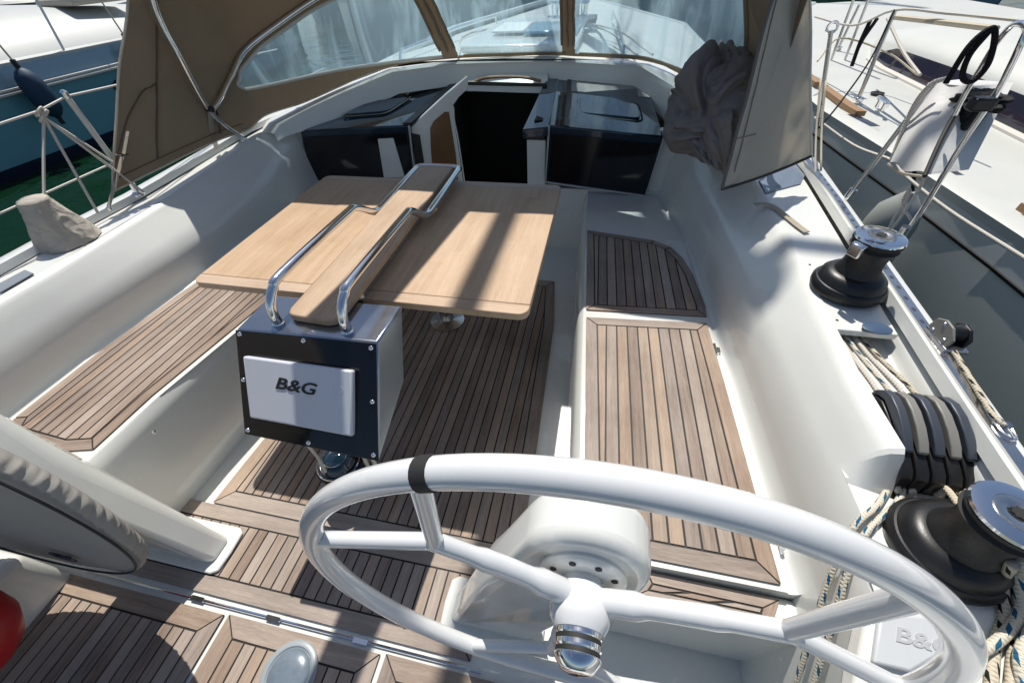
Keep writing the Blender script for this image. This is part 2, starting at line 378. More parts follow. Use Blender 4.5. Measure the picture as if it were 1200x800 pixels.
# --- side mouldings: profile (x,z) from cockpit sole up over the bench, seat back and deck
sW=[(-.8,.80),(.36,.80),(.46,.80),(1.29,.755),(2.05,.715),(2.56,.70)]
sI=[(.36,.845),(.46,.838),(1.29,.795),(2.02,.752),(2.56,.735)]
sO=[(.36,1.335),(1.0,1.31),(1.33,1.29),(2.0,1.25),(2.56,1.12)]
sRd=[(.36,1.462),(.585,1.462),(.75,1.453),(.9,1.452),(1.1,1.462),(1.65,1.476),(2.1,1.44),(2.56,1.27)]
sT=[(-1,1.60),(.55,1.645),(1.13,1.678),(2.04,1.732),(2.6,1.715),(6,1.55),(9.5,.06)]
pI=[(.3,-.772),(.61,-.745),(.99,-.69),(2.56,-.66)]
pW=[(.3,-.73),(.61,-.71),(1.29,-.66),(2.56,-.63)]
pO=[(.3,-1.20),(.43,-1.195),(.78,-1.196),(1.16,-1.166),(2.0,-1.14),(2.56,-1.15)]
pRd=[(-.6,-1.31),(.734,-1.33),(.886,-1.327),(1.074,-1.337),(1.31,-1.364),(1.57,-1.376),(1.9,-1.385),(2.25,-1.35),(2.56,-1.215)]
pT=[(-1,-1.43),(.87,-1.513),(1.25,-1.54),(1.73,-1.52),(2.19,-1.44),(2.6,-1.38),(6,-1.2),(9.5,-.04)]
SZ=.775
def PZ(y): return interp([(1.55,.725),(2.0,.765),(2.3,.80)],y)
def prof(side,y,top=True):
    if side>0: w0,bi,bo,rd,zt=interp(sW,y),interp(sI,y),interp(sO,y),interp(sRd,y),SZ; s=1
    else: w0,bi,bo,rd,zt=[abs(interp(t,y)) for t in (pW,pI,pO,pRd)]+[PZ(y)]; s=-1
    kx,kz,tx,tz=bo+.055,zt-.15,rd-.02,zt-.022
    q=[(w0,-.02),(w0+.005,.30),(w0+.010,.375),(w0+.018,.402),(w0+.03,.420),(bi-.004,.4265),(bo+.010,.4265),(bo+.014,.418),(bo+.026,.418),(bo+.035,.426),
       (bo+.042,.440),(bo+.046,.475),(bo+.049,.53),(kx,kz),(lerp(kx,tx,.38)-.004,lerp(kz,tz,.36)),(lerp(kx,tx,.72),lerp(kz,tz,.72)),(tx,tz),(rd-.004,zt-.004),(rd+.02,zt+.002)]
    return [(s*x,y,z) for x,z in q]
for side,ys,nm in ((1,[.575,.75,1.0,1.29,1.6,1.85,2.05,2.3,2.56],'starboard'),(-1,[.28,.43,.61,.8,1.0,1.29,1.54,1.8,2.05,2.3,2.56],'port')):
    m=MB(); secs=[prof(side,y) for y in ys]
    m.loft(secs,flip=(side<0))
    if side>0:
        sTX=lambda y:lerp(prof(1,y)[14][0],prof(1,y)[15][0],(.6805-prof(1,y)[14][2])/(prof(1,y)[15][2]-prof(1,y)[14][2]))
        lowp=lambda y:prof(1,y)[:15]+[(sTX(y),y,.6805)]
        lo_=[lowp(y) for y in (.36,.45,.50,.575)]
        m.loft(lo_)
        m.add(lo_[0]+[(1.47,.36,.68),(1.47,.36,-.02)],[list(range(18))])
    else:
        a=secs[0][:14]; m.add(a+[(-1.45,.28,a[-1][2]),(-1.45,.28,-.02)],[list(range(16))[::-1]])
    y_('seat_moulding',m,GEL,ang=50,bev=0)
# floor of the moulding
m=MB(); m.box((.15,.5,-.035),(3.2,4.3,.06)); y_('cockpit_sole',m,GEL)
# starboard deck outboard of the ridge
def deckstrip(ys,x0f,x1f,z,thick=.05):
    m=MB(); secs=[[(x0f(y),y,z),(x1f(y),y,z),(x1f(y),y,z-thick),(x0f(y),y,z-thick)] for y in ys]
    m.loft(secs,closed=True,caps=True); return m
m=deckstrip([.945,1.0,1.3,1.6,1.9,2.1,2.4,2.7],lambda y:interp(sRd,y)+.014,lambda y:interp(sT,y)-.040,SZ,.020); y_('side_deck',m,GEL,bev=.004,sm=True)
for px_,py_ in ((975,383),(1060,398),(943,318)):
    m=MB(); m.lathe([(.004,0),(.003,.001)],8,Matrix.Translation(P(px_+6,py_-8,z=SZ+.0005))); y_('deck_screw',m,RUB)
# tunnel, trough and aft platform (z .70) with outboard fairing and toe rail
TZ=.68
tz_=lambda y:interp([(.57,TZ),(.72,.712),(.9,.722)],y)
m=MB(); secs=[]
for y in [-.9,-.3,.2,.359,.36,.50,.574,.576,.75,.9,1.4]:
    t=interp(sT,y)
    secs.append([(1.375 if y<.36 else (sTX(y) if y<.575 else 1.47),y,tz_(y)),(t-.046,y,tz_(y)),(t-.040,y,tz_(y)+.006),(t-.036,y,max(TZ+.035,tz_(y)+.02)),(t-.032,y,TZ+.07),(t-.026,y,TZ+.085),(t-.014,y,SZ),(t+.03,y,SZ+.004)])
m.loft(secs,flip=True); y_('rope_trough',m,GEL,ang=60)
m=MB()      # outer face of the ridge and its sloped after end
m.loft([[(interp(sRd,y)+.018,y,SZ+.002),(interp(sRd,y)+.026,y,SZ-.012),(interp(sRd,y)+.032,y,TZ-.01)] for y in (.575,.75,.9,1.4)],flip=True)
pr=prof(1,.575); x9=interp(sRd,.575)
Q=[V(p) for p in (lowp(.575)[15],pr[15],pr[16],pr[17],pr[18],(x9+.026,.575,SZ-.012),(x9+.032,.575,TZ))]
n_=len(Q); base=[V((lerp(sTX(.53)-.001,x9+.034,i/(n_-1)),lerp(.530,.505,i/(n_-1)),TZ+.0005)) for i in range(n_)]
mid=[a.lerp(b,.12)+V((0,-.004,.05*(a.z-b.z))) for a,b in zip(Q,base)]
m.loft([Q,mid,base]); y_('coaming_end',m,GEL,ang=24)
# inner face below the platform edge, aft of the bench
m=MB(); secs=[]
for y in (-.9,0,.178,.30,.359):
    x=interp([(-.9,1.345),(.178,1.367),(.522,1.386)],y)
    secs.append([(x+.016,y,TZ+.002),(x+.005,y,TZ-.002),(x-.001,y,TZ-.012),(x-.004,y,.58),(x-.004,y,-.02)])
m.loft(secs); y_('helm_side_moulding',m,GEL,ang=60)
# toe rails + hull skins
for tab,s,zf_ in ((sT,1,lambda y:SZ+.005),(pT,-1,lambda y:PZ(y)+.010)):
    ys=[-1,-.3,.3,.55,.9,1.13,1.5,2.04,2.3,2.6,3.5,4.5,6,7.5,8.7,9.5]; m=MB(); secs=[]
    for y in ys:
        x=abs(interp(tab,y)); dz=.02*max(0,y-2.5)*.9; zt=zf_(y)
        secs.append([(s*(x-.032),y,zt+dz),(s*(x-.026),y,zt+.030+dz),(s*(x+.018),y,zt+.034+dz),(s*(x+.030),y,zt+.028+dz),(s*(x+.034),y,zt-.01+dz)])
    m.loft(secs,flip=(s>0)); tr=y_('toe_rail',m,GEL,ang=50)
    m=MB(); secs=[]
    for y in ys:
        x=abs(interp(tab,y)); dz=.02*max(0,y-2.5)*.9; zt=zf_(y); k=max(0,1-(y/9.6)**3) if y>0 else 1
        secs.append([(s*(x+.034),y,zt-.01+dz),(s*(x+.03),y,.3),(s*(x-.02),y,0),(s*max(0,x-.16),y,WZ),(s*max(0,x-.6),y,WZ-.3)])
    m.loft(secs,flip=(s>0)); y_('hull',m,GHULL,ang=60)
m=MB(); KT=SZ+.039
for k in range(22):
    y=.96+k*.05
    x=interp(sT,y); m.box((x-.006,y,KT+.0032),(.007,.012,.0012),mat=1)
secs=[[(interp(sT,y)-.018,y,KT-.003),(interp(sT,y)-.018,y,KT+.0027),(interp(sT,y)+.006,y,KT+.0027),(interp(sT,y)+.006,y,KT-.003)] for y in (.3,.7,1.2,1.7,2.3)]
m.loft(secs,closed=True,caps=True); y_('genoa_track',m,[STEEL,DGREY])
# port coaming top out to the toe rail
m=MB(); secs=[]
for y in (-.6,.3,.72,1.05,1.54,1.8,2.1,2.4,2.7):
    secs.append([(interp(pRd,y)-.018,y,PZ(y)+.002),(interp(pT,y)+.03,y,PZ(y)+.006)])
m.loft(secs); y_('side_deck',m,GEL)
m=MB(); m.prism([P(0,344,z=.732),P(40,321,z=.732),P(30,317,z=.732),P(0,333,z=.732)],(0,0,.004)); y_('deck_recess',m,mat('blue_grey_liner',(.22,.25,.28),.4))
# --- forward bulkhead and companionway
BY=2.52
m=MB()
def wall(x0,x1,z0,z1,y=BY,t=.04): m.box(((x0+x1)/2,y+t/2,(z0+z1)/2),(x1-x0,t,z1-z0))
wall(-1.36,1.40,-.02,.44); wall(-1.36,-1.262,.44,.78); wall(1.10,1.40,.44,.80)
wall(.335,.452,.44,.735,BY-.01); wall(-.60,-.46,.44,.735,BY-.01)
y_('bulkhead',m,GEL,bev=.006)
fa,fb,fc=P(487,209,y=2.50),P(481,150,y=2.50),P(543,212,y=2.66)
fn=(fb-fa).cross(fc-fa).normalized()
if fn.y>0: fn=-fn
def FP(px,py,d=0):
    q=ray(px,py); return CAM+q*((fa-CAM).dot(fn)/q.dot(fn))+fn*d
m=MB(); m.prism([FP(*q) for q in ((486,212),(480,151),(500,132),(524,110),(548,90),(549,104),(538,114),(531,124),(531,138),(536,165),(543,214))],fn*-.03); y_('companionway_frame',m,GEL,bev=.004)
m=MB(); m.prism([FP(*q,.002) for q in ((508,210),(505,178),(504,150),(508,142),(521,131),(526,131),(529,150),(534,180),(537,210))],fn*.004); y_('mahogany_panel',m,BROWNW,bev=.002)
m=MB(); m.tube([FP(*q,.006) for q in ((544,212),(537,165),(532,140),(531,126),(528,122))],.005,8,sm=4); y_('companionway_trim',m,GEL)
m=MB(); m.prism([FP(*q,.001) for q in ((488,205),(482,156),(492,158),(499,204))],fn*.004); y_('frame_strip',m,BLK)
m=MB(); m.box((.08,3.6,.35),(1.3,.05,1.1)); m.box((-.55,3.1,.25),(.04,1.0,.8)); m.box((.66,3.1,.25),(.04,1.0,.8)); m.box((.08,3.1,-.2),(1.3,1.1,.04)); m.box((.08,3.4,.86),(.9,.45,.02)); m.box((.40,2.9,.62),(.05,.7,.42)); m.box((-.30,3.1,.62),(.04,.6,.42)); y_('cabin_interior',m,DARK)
# consoles either side: sloping smoked top, dark window on the aft face, hatch
def console(bl,br,tr,tl,bkl,bkr,side):
    # bl.. corners of the aft face; bkl,bkr back of the top
    m=MB(); pts=[bl,br,tr,tl]; back=[V((p.x,p.y+.45,p.z)) for p in (bl,br)]
    vs=[bl,br,tr,tl,bkr,bkl,back[1],back[0]]
    m.add([tuple(p) for p in vs],[(0,1,2,3),(3,2,4,5),(1,6,4,2),(0,3,5,7)])
    c=y_('bulkhead_console',m,SMOKE,bev=.008)
    nrm=(br-bl).cross(tl-bl).normalized()
    if nrm.y>0: nrm=-nrm
    def f(u,v,d=0): 
        return lerp(lerp(bl,br,u),lerp(tl,tr,u),v)+nrm*d
    m=MB(); m.prism([f(.02,.03,.002),f(.98,.03,.002),f(.98,.88,.002),f(.02,.88,.002)],nrm*.004); y_('console_window',m,ACR,c,bev=.003)
    m=MB(); m.tube([f(-.004,1,.003),f(-.004,-.005,.003),f(1.004,-.005,.003),f(1.004,1,.003)],.007,8); y_('window_trim',m,mat('pale_grey_trim',(.45,.47,.48),.4),c)
    n2=(tr-tl).cross(bkl-tl).normalized()
    if n2.z<0:n2=-n2
    def g(u,v,d=0): return lerp(lerp(tl,tr,u),lerp(bkl,bkr,u),v)+n2*d
    return c,f,g,n2
c,f_,g_,n2=console(P(640,213,y=2.49),P(756,229,y=2.49),P(778,160,y=2.47),P(644,147,y=2.47),P(652,92,z=.895),P(759,99,z=.895),1)
def rrect(g,u0,u1,v0,v1,d,rad=.12,n=5):
    o=[];w=u1-u0;h=v1-v0;rx,ry=rad*w,rad*h*1.6
    for cx,cy,a0 in ((u1-rx,v0+ry,-90),(u1-rx,v1-ry,0),(u0+rx,v1-ry,90),(u0+rx,v0+ry,180)):
        for k in range(n+1):
            a=R(a0+90*k/n); o.append(g(cx+rx*math.cos(a),cy+ry*math.sin(a),d))
    return o
m=MB(); m.prism(rrect(g_,.27,.83,.24,.52,.002),n2*.012); h=y_('console_hatch',m,SMOKE,c,bev=.004)
m=MB(); m.tube(rrect(g_,.25,.85,.21,.55,.004),.005,6,closed=True); y_('hatch_seal',m,RUB,c)
m=MB(); m.prism([g_(.18,.70,.002),g_(.98,.70,.002),g_(.98,.985,.002),g_(.18,.985,.002)],n2*.004); y_('nonskid_pad',m,GREYN,c)
m=MB(); m.prism([g_(.13,.0,.002),g_(.175,.0,.002),g_(.175,.98,.002),g_(.13,.98,.002)],n2*.006); y_('hatch_rail',m,BLK,c)
# inner raised slide beside the companionway
m=MB(); a=P(612,152,y=2.46);b=P(643,149,y=2.46);c2=P(655,92,z=.90);d=P(640,92,z=.90)
m.prism([a,b,c2,d],(0,0,-.05)); y_('companionway_slide',m,SMOKE,bev=.006)
m=MB(); wall(.335,.45,.735,.80,BY-.02,.05); y_('slide_end_cap',m,BLK,bev=.004)
c,f_,g_,n2=console(P(363,214,y=2.49),P(486,207,y=2.49),P(479,147,y=2.47),P(352,153,y=2.47),P(462,101,z=.885),P(547,88,z=.885),-1)
m=MB(); m.prism(rrect(g_,.18,.62,.26,.55,.002),n2*.012); y_('console_hatch',m,SMOKE,c,bev=.004)
m=MB(); m.tube(rrect(g_,.165,.635,.23,.58,.004),.006,6,closed=True); y_('hatch_seal',m,RUB,c)
m=MB(); m.prism([g_(.0,.74,.002),g_(.92,.80,.002),g_(.92,.99,.002),g_(-.02,.99,.002)],n2*.004); y_('nonskid_pad',m,GREYN,c)
m=MB(); m.prism([g_(-.1,.3,.001),g_(0,.42,.001),g_(0,.99,.001),g_(-.12,.99,.001)],n2*.004); y_('nonskid_pad',m,GREYN,c)
m=MB(); m.prism([g_(.955,.0,.002),g_(1.03,.0,.002),g_(1.03,1.0,.002),g_(.955,1.,.002)],n2*.014); y_('hatch_rail',m,BLK,c)
m=MB(); q=[f_(.73,.02,.006),f_(.92,.02,.006),f_(.86,.80,.006),f_(.72,.80,.006)]; m.prism(q,(0,-.012,0)); y_('white_cover_plate',m,GEL,c,bev=.006)
# windscreen coaming, sliding hatch garage, coachroof
m=MB()
def roofpt(x,y,dz=0): 
    return V((x,y,1.0+.03*(y-3)*.5+.05*(1-(abs(x-.1)/1.4)**2)-.02+dz))
base_u=[(-1.34,2.34),(-1.316,2.40),(-1.17,2.60),(-.99,2.80),(-.72,3.03),(-.34,3.28),(.1,3.34),(.4,3.35),(1.02,3.126),(1.22,2.85),(1.36,2.5),(1.40,2.25)]
# inner step wall under the windscreen and the rolled splash coaming
sec=[]
for i,(x,y) in enumerate(base_u):
    zt=[.80,.835,.885,.935,1.0,1.0,1.0,1.0,1.0,.95,.90,.86][i]; k=(x-.05)
    ins=.07/ max(.5,math.hypot(k,y-2.2)); xi,yi=x-k*ins*1.2,y-(y-2.2)*ins*1.2
    zl=.89 if y>3.0 else [.775,.785,.795,.81,.89,.89,.89,.89,.89,.80,.78,.76][i]
    sec.append([(xi-k*.012,yi-.012,zl-.02),(xi,yi,zt-.03),(xi+k*.003,yi+.004,zt-.012),(xi+k*.01,yi,zt-.003),(x,y,zt),(x+k*.06,y+.07,zt-.005)])
m.loft(sec); y_('splash_coaming',m,GEL,ang=50)
m=MB(); secs=[]
for y in (3.28,3.7,4.5,5.5,6.6):
    hw=lerp(1.22,.75,(y-3.06)/3.6); z=.985-.03*(y-3.06)
    secs.append([(s*hw+.05,y,z0) for s,z0 in ((-1.12,.76),(-1.03,z-.05),(-.95,z-.012),(-.6,z+.02),(0,z+.035),(.6,z+.02),(.95,z-.012),(1.03,z-.05),(1.12,.76))])
secs.append([(p[0]*.8,7.3,.80) for p in secs[-1]])
m.loft(secs,flip=True); y_('coachroof',m,WDECK,ang=40)
m=MB(); secs=[[(interp(pT,y)+.02,y,.76+.018*max(0,y-2.5)),(0,y,.80+.018*max(0,y-2.5)),(interp(sT,y)-.02,y,.80+.018*max(0,y-2.5))] for y in (3.3,3.5,4.5,6,7.5,8.7,9.5)]
m.loft(secs,flip=True); y_('foredeck',m,WDECK)
m=MB(); m.box((.1,4.2,1.04),(.86,1.5,.05)); y_('hatch_garage',m,GEL,bev=.02)
m=MB(); m.box((.30,4.05,1.09),(.42,.55,.02)); y_('deck_hatch',m,mat('blue_tinted_hatch',(.15,.30,.42),.1,coat=.5),bev=.01)
m=MB(); m.box((-.05,4.1,1.09),(.26,.5,.016)); y_('deck_hatch',m,GELN,bev=.01)
m=MB(); m.tube([P(553,97,y=3.16),P(572,91,y=3.14),P(610,90.5,y=3.14),P(634,95,y=3.16)],.017,10,sm=6,flat=(.6,1)); y_('hatch_handle',m,TEAKP)
m=MB(); m.prism([P(545,107,y=3.10),P(640,110,y=3.10),P(640,99,y=3.12),P(547,96,y=3.12)],(0,.03,0)); m.prism([P(545,96,y=3.17),P(642,99,y=3.17),P(642,80,y=3.30),P(540,78,y=3.30)],(0,.03,-.01)); y_('sliding_hatch',m,[GEL],bev=.004)
m=MB(); m.prism([P(545,100,y=3.105),P(641,102,y=3.105),P(641,98,y=3.105),P(546,96,y=3.105)],(0,.006,0)); y_('hatch_edge',m,BLK)
for x,x2 in ((.62,.78),(.70,.95),(.78,1.05),(-.45,-.3)):
    m=MB(); m.tube([(x2,3.3,1.02),(x,4.2,1.05),(.25,5.0,1.03)],.009,6,sm=4); y_('control_line',m,ROPEW)
for a,b in (((.86,3.35),(.74,5.9)),((-.78,3.35),(-.62,5.9))):
    m=MB(); m.tube([(a[0],a[1],.98),(a[0],a[1]+.05,1.05),(lerp(a[0],b[0],.5),lerp(a[1],b[1],.5),1.04),(b[0],b[1]-.05,1.0),(b[0],b[1],.93)],.012,8); y_('grab_rail',m,CHR)
mast=thing('mast','shortened silver mast standing on the cabin roof ahead of the windscreen','mast',(.35,5.1,1.0))
m=MB(); m.tube([(.35,5.1,.99),(.35,5.1,7.6)],.085,16,flat=(1.35,.85),up=(0,1,0)); obj('mast_tube',m,mat('anodised_alloy',(.30,.33,.37),.35,metal=.8),mast)  # tube cut short to keep its shadow off the rope tunnel
m=MB(); m.tube([(.30,5.1,7.42),(.98,5.02,7.40)],.045,10); obj('added_spreader',m,STEEL,mast)  # added high up for the soft shadow across the starboard coaming
for x in (.2,.48):
    m=MB(); m.lathe([(.05,0),(.05,.05),(.03,.06),(.035,.14),(.05,.15),(.045,.17)],16,Matrix.Translation((x,4.93,1.02))); obj('halyard_winch',m,CHR,mast)
m=MB(); m.box((.35,5.0,1.03),(.5,.35,.05)); obj('mast_collar',m,BLK,mast,bev=.01)
caster=thing('shadow_roll','added roll out of view high above the cockpit, casting a soft stripe on the table','shadow caster',(-.35,4.2,5.7))
m=MB(); m.tube([(-.37,1.2,5.7),(-.34,3.2,5.7),(-.31,5.6,5.7)],.05,12); obj('caster_tube',m,CREAM,caster)  # unseen roll added overhead only to cast the soft stripe on the table
boom=thing('boom','white boom with furled sail above the cockpit','boom',(.0,4.9,2.5))
m=MB(); m.tube([(.2,4.9,2.5),(-.20,1.5,2.45),(-.30,-1.6,2.4)],.075,14,flat=(1.4,1)); obj('boom_spar',m,GEL,boom)
# --- teak
def T(*pts,z): return [P(a,b,z=z)[:2] for a,b in pts]
zt=.43
teak('seat_teak',T((686,372),(828,379),(916,686),(757,641),(682,600),z=zt)if 0 else [P(687,372,z=zt)[:2],P(828,379,z=zt)[:2],P(849,450,z=zt)[:2],P(915,685,z=zt)[:2],(.855,.375)],zt,yacht,ang=91.5,w=.0415,border=.042)
arc=[P(826,358,z=zt),P(812,322,z=zt),P(800,303,z=zt),P(786,290,z=zt),P(766,282,z=zt)]
teak('seat_teak',[P(687,363,z=zt)[:2],P(828,371,z=zt)[:2]]+[p[:2] for p in arc]+[P(688,270,z=zt)[:2]],zt,yacht,ang=92,w=.0415,border=.034)
teak('seat_teak',[(-.775,.375),P(180,462,z=zt)[:2],P(275,384,z=zt)[:2],(-.665,1.35),(-.655,1.9),(-1.10,1.9),(-1.135,1.35),P(210,345,z=zt)[:2],P(120,410,z=zt)[:2],P(18,490,z=zt)[:2],(-1.15,.36),(-.9,.345)],zt,yacht,ang=88.5,w=.043,border=.040)
# cockpit sole: main panel, after panel, after hatches
zf=.002
teak('sole_teak',[(-.618,.405),(.660,.405),(.649,.95),(.626,1.69),(.58,2.1),(-.52,2.1),(-.597,.70)],zf,yacht,ang=90,w=.043,border=.055)
teak('sole_teak',[(-1.10,.118),(.56,.118),(.56,.399),(-1.10,.399)],zf,yacht,ang=90,w=.043,border=.050)
teak('sole_hatch',[(-1.12,-.9),(-.298,-.9),(-.296,.075),(-1.12,.075)],zf,yacht,ang=90,w=.043,border=.055)
teak('sole_hatch',[(-.275,-.9),(.276,-.9),(.276,.080),(-.278,.080)],zf,yacht,ang=90,w=.043,border=.055)
teak('sole_hatch',[(.295,-.9),(1.12,-.9),(1.12,.085),(.295,.085)],zf,yacht,ang=90,w=.043,border=.055)
m=MB(); m.tube([(-.9,.096,.002),(.6,.101,.002)],.005,8); 
for x in (-.42,-.12,.2): m.box((x,.098,.004),(.05,.014,.010),mat=0)
y_('hatch_hinge',m,CHR)
m=MB(); m.box((1.175,.3175,.196),(.44,.084,.392)); y_('helm_step',m,GEL,bev=.02,seg=3)
m=MB(); m.lathe([(.085,0),(.085,.004),(.078,.007),(.04,.009),(.002,.009)],36,frame(P(850,785,y=.274),(1,0,0),(0,0,1))); y_('inspection_plate',m,mat('pale_grey_plate',(.50,.53,.55),.35))
teak('step_teak',[(.975,.284),(1.30,.284),(1.335,.349),(1.02,.353)],.3965,yacht,ang=12,w=.022,border=.024,gap=.005)
m=MB(); m.box((-1.12,-.35,.1),(.36,.86,.24)); y_('helm_step',m,GEL,bev=.03,seg=3)
m=MB(); m.box((-1.45,.0,.30),(.3,1.2,.6)); y_('helm_seat',m,GEL,bev=.03,seg=3)
m=MB()
for q in (P(180,506,x=-.70),): m.lathe([(.007,0),(.007,.004),(.004,.006)],12,frame(q,(0,1,0),(0,0,1)))
y_('drain_fitting',m,CHR)
m=MB(); m.box((.758,1.62,.2),(.004,.004,.30)); y_('locker_gap',m,RUB)
for a_,b_ in ((838,410),(913,636)):
    h_=P(a_,b_,z=.424); m=MB(); m.tube([h_+V((0,-.03,.004)),h_+V((0,.03,.004))],.005,8); m.box(tuple(h_+V((.008,0,.001))),(.02,.03,.003)); y_('locker_hinge',m,CHR)
# ================================================================== COCKPIT TABLE
tz=.756
table=thing('cockpit_table','varnished wooden table with two leaves, chrome grab rails and a black instrument panel','cockpit table',(0,1.3,0))
def leaf(x0,x1,ra,rb,name):
    y0,y1=.898,1.842; m=MB(); b=.05
    def poly(pts,hor):
        pts=[V((p[0],p[1],tz-.026)) for p in pts]
        m.prism(pts,(0,0,.026),uvs=[(p.x,p.y) if hor else (p.y,p.x) for p in pts],tint=random.random())
    r=.035
    def arc(cx,cy,a0,a1): return [(cx+r*math.cos(R(lerp(a0,a1,i/6))),cy+r*math.sin(R(lerp(a0,a1,i/6)))) for i in range(7)]
    lo=([(x0,y0+b)]+(arc(x0+r,y0+r,180,270) if ra else [(x0,y0)])+(arc(x1-r,y0+r,270,360) if rb else [(x1,y0)])+[(x1,y0+b)])
    hi=([(x1,y1-b)]+(arc(x1-r,y1-r,0,90) if rb else [(x1,y1)])+(arc(x0+r,y1-r,90,180) if ra else [(x0,y1)])+[(x0,y1-b)])
    poly(lo,True); poly([(x0,y0+b+.0006),(x1,y0+b+.0006),(x1,y1-b-.0006),(x0,y1-b-.0006)],False); poly(hi,True)
    return obj(name,m,OAK,table,bev=.003)
leaf(-.618,-.020,True,False,'table_leaf'); leaf(.060,.619,False,True,'table_leaf')
m=MB(); pts=[(-.090,.76),(-.078,.735),(-.06,.728),(.052,.722),(.074,.73),(.085,.755),(.083,1.90),(-.088,1.90)]
m.prism([(x,y,.789) for x,y in pts],(0,0,.026),uvs=[(y,x) for x,y in pts]); obj('centre_board',m,OAK,table,bev=.006,seg=3)
m=MB(); m.box((.0,1.35,.765),(.14,.9,.045)); m.box((0,1.35,.70),(.2,.95,.06)); obj('table_beam',m,STEEL,table)
for y in (1.62,):
    m=MB(); m.lathe([(.1,.002),(.1,.012),(.055,.022),(.04,.03),(.04,.70)],24,Matrix.Translation((0,y,.002))); obj('table_leg',m,STEEL,table)
for x in (-.35,.36):
    m=MB(); m.lathe([(.022,.70),(.022,.715),(.012,.72),(.012,.732)],14,Matrix.Translation((x,1.0,0))); obj('leaf_stay_knob',m,BLK,table)
# rails
rl=[(-.112,.715,.787),(-.112,.716,.825),(-.112,.730,.858),(-.112,.765,.886),(-.112,.82,.898),(-.111,1.20,.892),(-.110,1.27,.882),(-.110,1.36,.822),(-.110,1.40,.804),(-.109,1.47,.800),(-.107,1.82,.804),(-.098,1.862,.806),(-.07,1.875,.806)]
rr=[(-x+.006,y,z) for x,y,z in rl]
m=MB(); m.tube(rl+rr[::-1],.0145,12,sm=5); obj('grab_rail',m,CHR,table)
for x in (-.112,.118):
    m=MB(); m.lathe([(.019,0),(.019,.003),(.015,.006)],20,Matrix.Translation((x,.715,.787))); obj('rail_foot',m,CHR,table)
# instrument box : tilted
tl,tr_=P(277,385,z=.787),P(442,401,z=.787); bk=P(472,358,z=.787); bl,br=P(288,508,z=.537),P(445,540,z=.537); bb=P(474,446,x=br.x-.01)
dx=bk-tr_; tbl=tl+V((0,dx.y,0)); tbr=V((bk.x,bk.y,bk.z)); bbr=bb; bbl=V((bl.x,bb.y,bb.z))
m=MB(); m.add([tuple(p) for p in (tl,tr_,br,bl,tbl,tbr,bbr,bbl)],[(3,2,1,0),(0,1,5,4),(1,2,6,5),(0,4,7,3),(4,5,6,7),(3,7,6,2)])
box=obj('instrument_box',m,[STEEL],table,bev=.006,ang=30)
box.data.materials[0]=mat('brushed_steel_top',(.33,.36,.41),.16,metal=.9,var=.12,vscale=9)  # dark blue reflection of sky and boom is put into the steel colour
NX=(tr_-tl).normalized(); NY=(tl-bl); NY=(NY-NX*NY.dot(NX)).normalized(); NN=NX.cross(NY).normalized()
if NN.y>0: NN=-NN
def pf(u,v,d=0): return lerp(lerp(bl,br,u),lerp(tl,tr_,u),v)+NN*d
m=MB(); m.prism([pf(.003,.003,.001),pf(.997,.003,.001),pf(.997,.99,.001),pf(.003,.99,.001)],NN*.005); pan=obj('instrument_panel',m,ACR,table,bev=.002)
for u,v in ((.035,.955),(.5,.955),(.965,.95),(.035,.53),(.965,.5),(.035,.05),(.5,.045),(.965,.05)):
    m=MB(); m.lathe([(.0075,0),(.0072,.002),(.005,.0045),(.001,.0055)],12,frame(pf(u,v,.006),NX,NY)); obj('panel_screw',m,CHR,pan)
def pq(px,py):  # point on the panel plane
    q=ray(px,py); t=(pf(.5,.5,.006)-CAM).dot(NN)/q.dot(NN); return CAM+q*t
cq=[pq(291,416),pq(417,433),pq(417.5,509),pq(299,487)]
m=MB(); m.prism(cq,NN*.022); cov=obj('display_cover',m,PANEL,table,bev=.006,seg=3)
tc_=pq(352,451)+NN*.0222; tx=(pq(375,455)-pq(330,447)).normalized()
text('B&G',frame(tc_+NN*.0004,tx,NN.cross(tx)),BLK,cov,'lettering',.0475,.0012,.2,1.42,bold=.016)
m=MB(); m.lathe([(.016,0),(.015,.001),(.012,.0012),(.011,.0004)],20,frame(pq(402,455)+NN*.022,NX,NY)); obj('cover_catch',m,PANEL,cov)
# swivel below the box
# ================================================================== STEERING COMPASS under the panel
cmp=thing('steering_compass','black domed compass with wire bracket on the sole under the instrument panel','compass',P(400,545,z=.16))
cc=P(400,545,z=.16)
m=MB(); m.lathe([(.075,-.155),(.075,-.12),(.06,-.10),(.055,-.02),(.085,0),(.088,.02),(.07,.03)],32,Matrix.Translation(cc)); obj('compass_housing',m,BLK,cmp)
m=MB(); m.lathe([(.07,.028),(.062,.05),(.042,.07),(.018,.078),(.002,.08)],32,Matrix.Translation(cc)); obj('compass_dome',m,SMOKE,cmp)
m=MB(); m.tube([cc+V((.078*math.cos(a),.078*math.sin(a),.03)) for a in [i*math.pi/12 for i in range(24)]],.004,6,closed=True); m.tube([cc+V((.045*math.cos(a),.045*math.sin(a),.072)) for a in [i*math.pi/12 for i in range(24)]],.002,6,closed=True); obj('bezel_ring',m,CHR,cmp)
m=MB(); 
m.tube([P(358,518,z=.50),P(372,535,z=.35),P(392,570,z=.05)],.005,6); m.tube([P(425,532,z=.50),P(434,552,z=.3),P(445,580,z=.05)],.006,6); m.tube([P(435,534,z=.50),P(445,555,z=.3),P(452,580,z=.05)],.006,6)
obj('support_wire',m,PIPE,cmp)
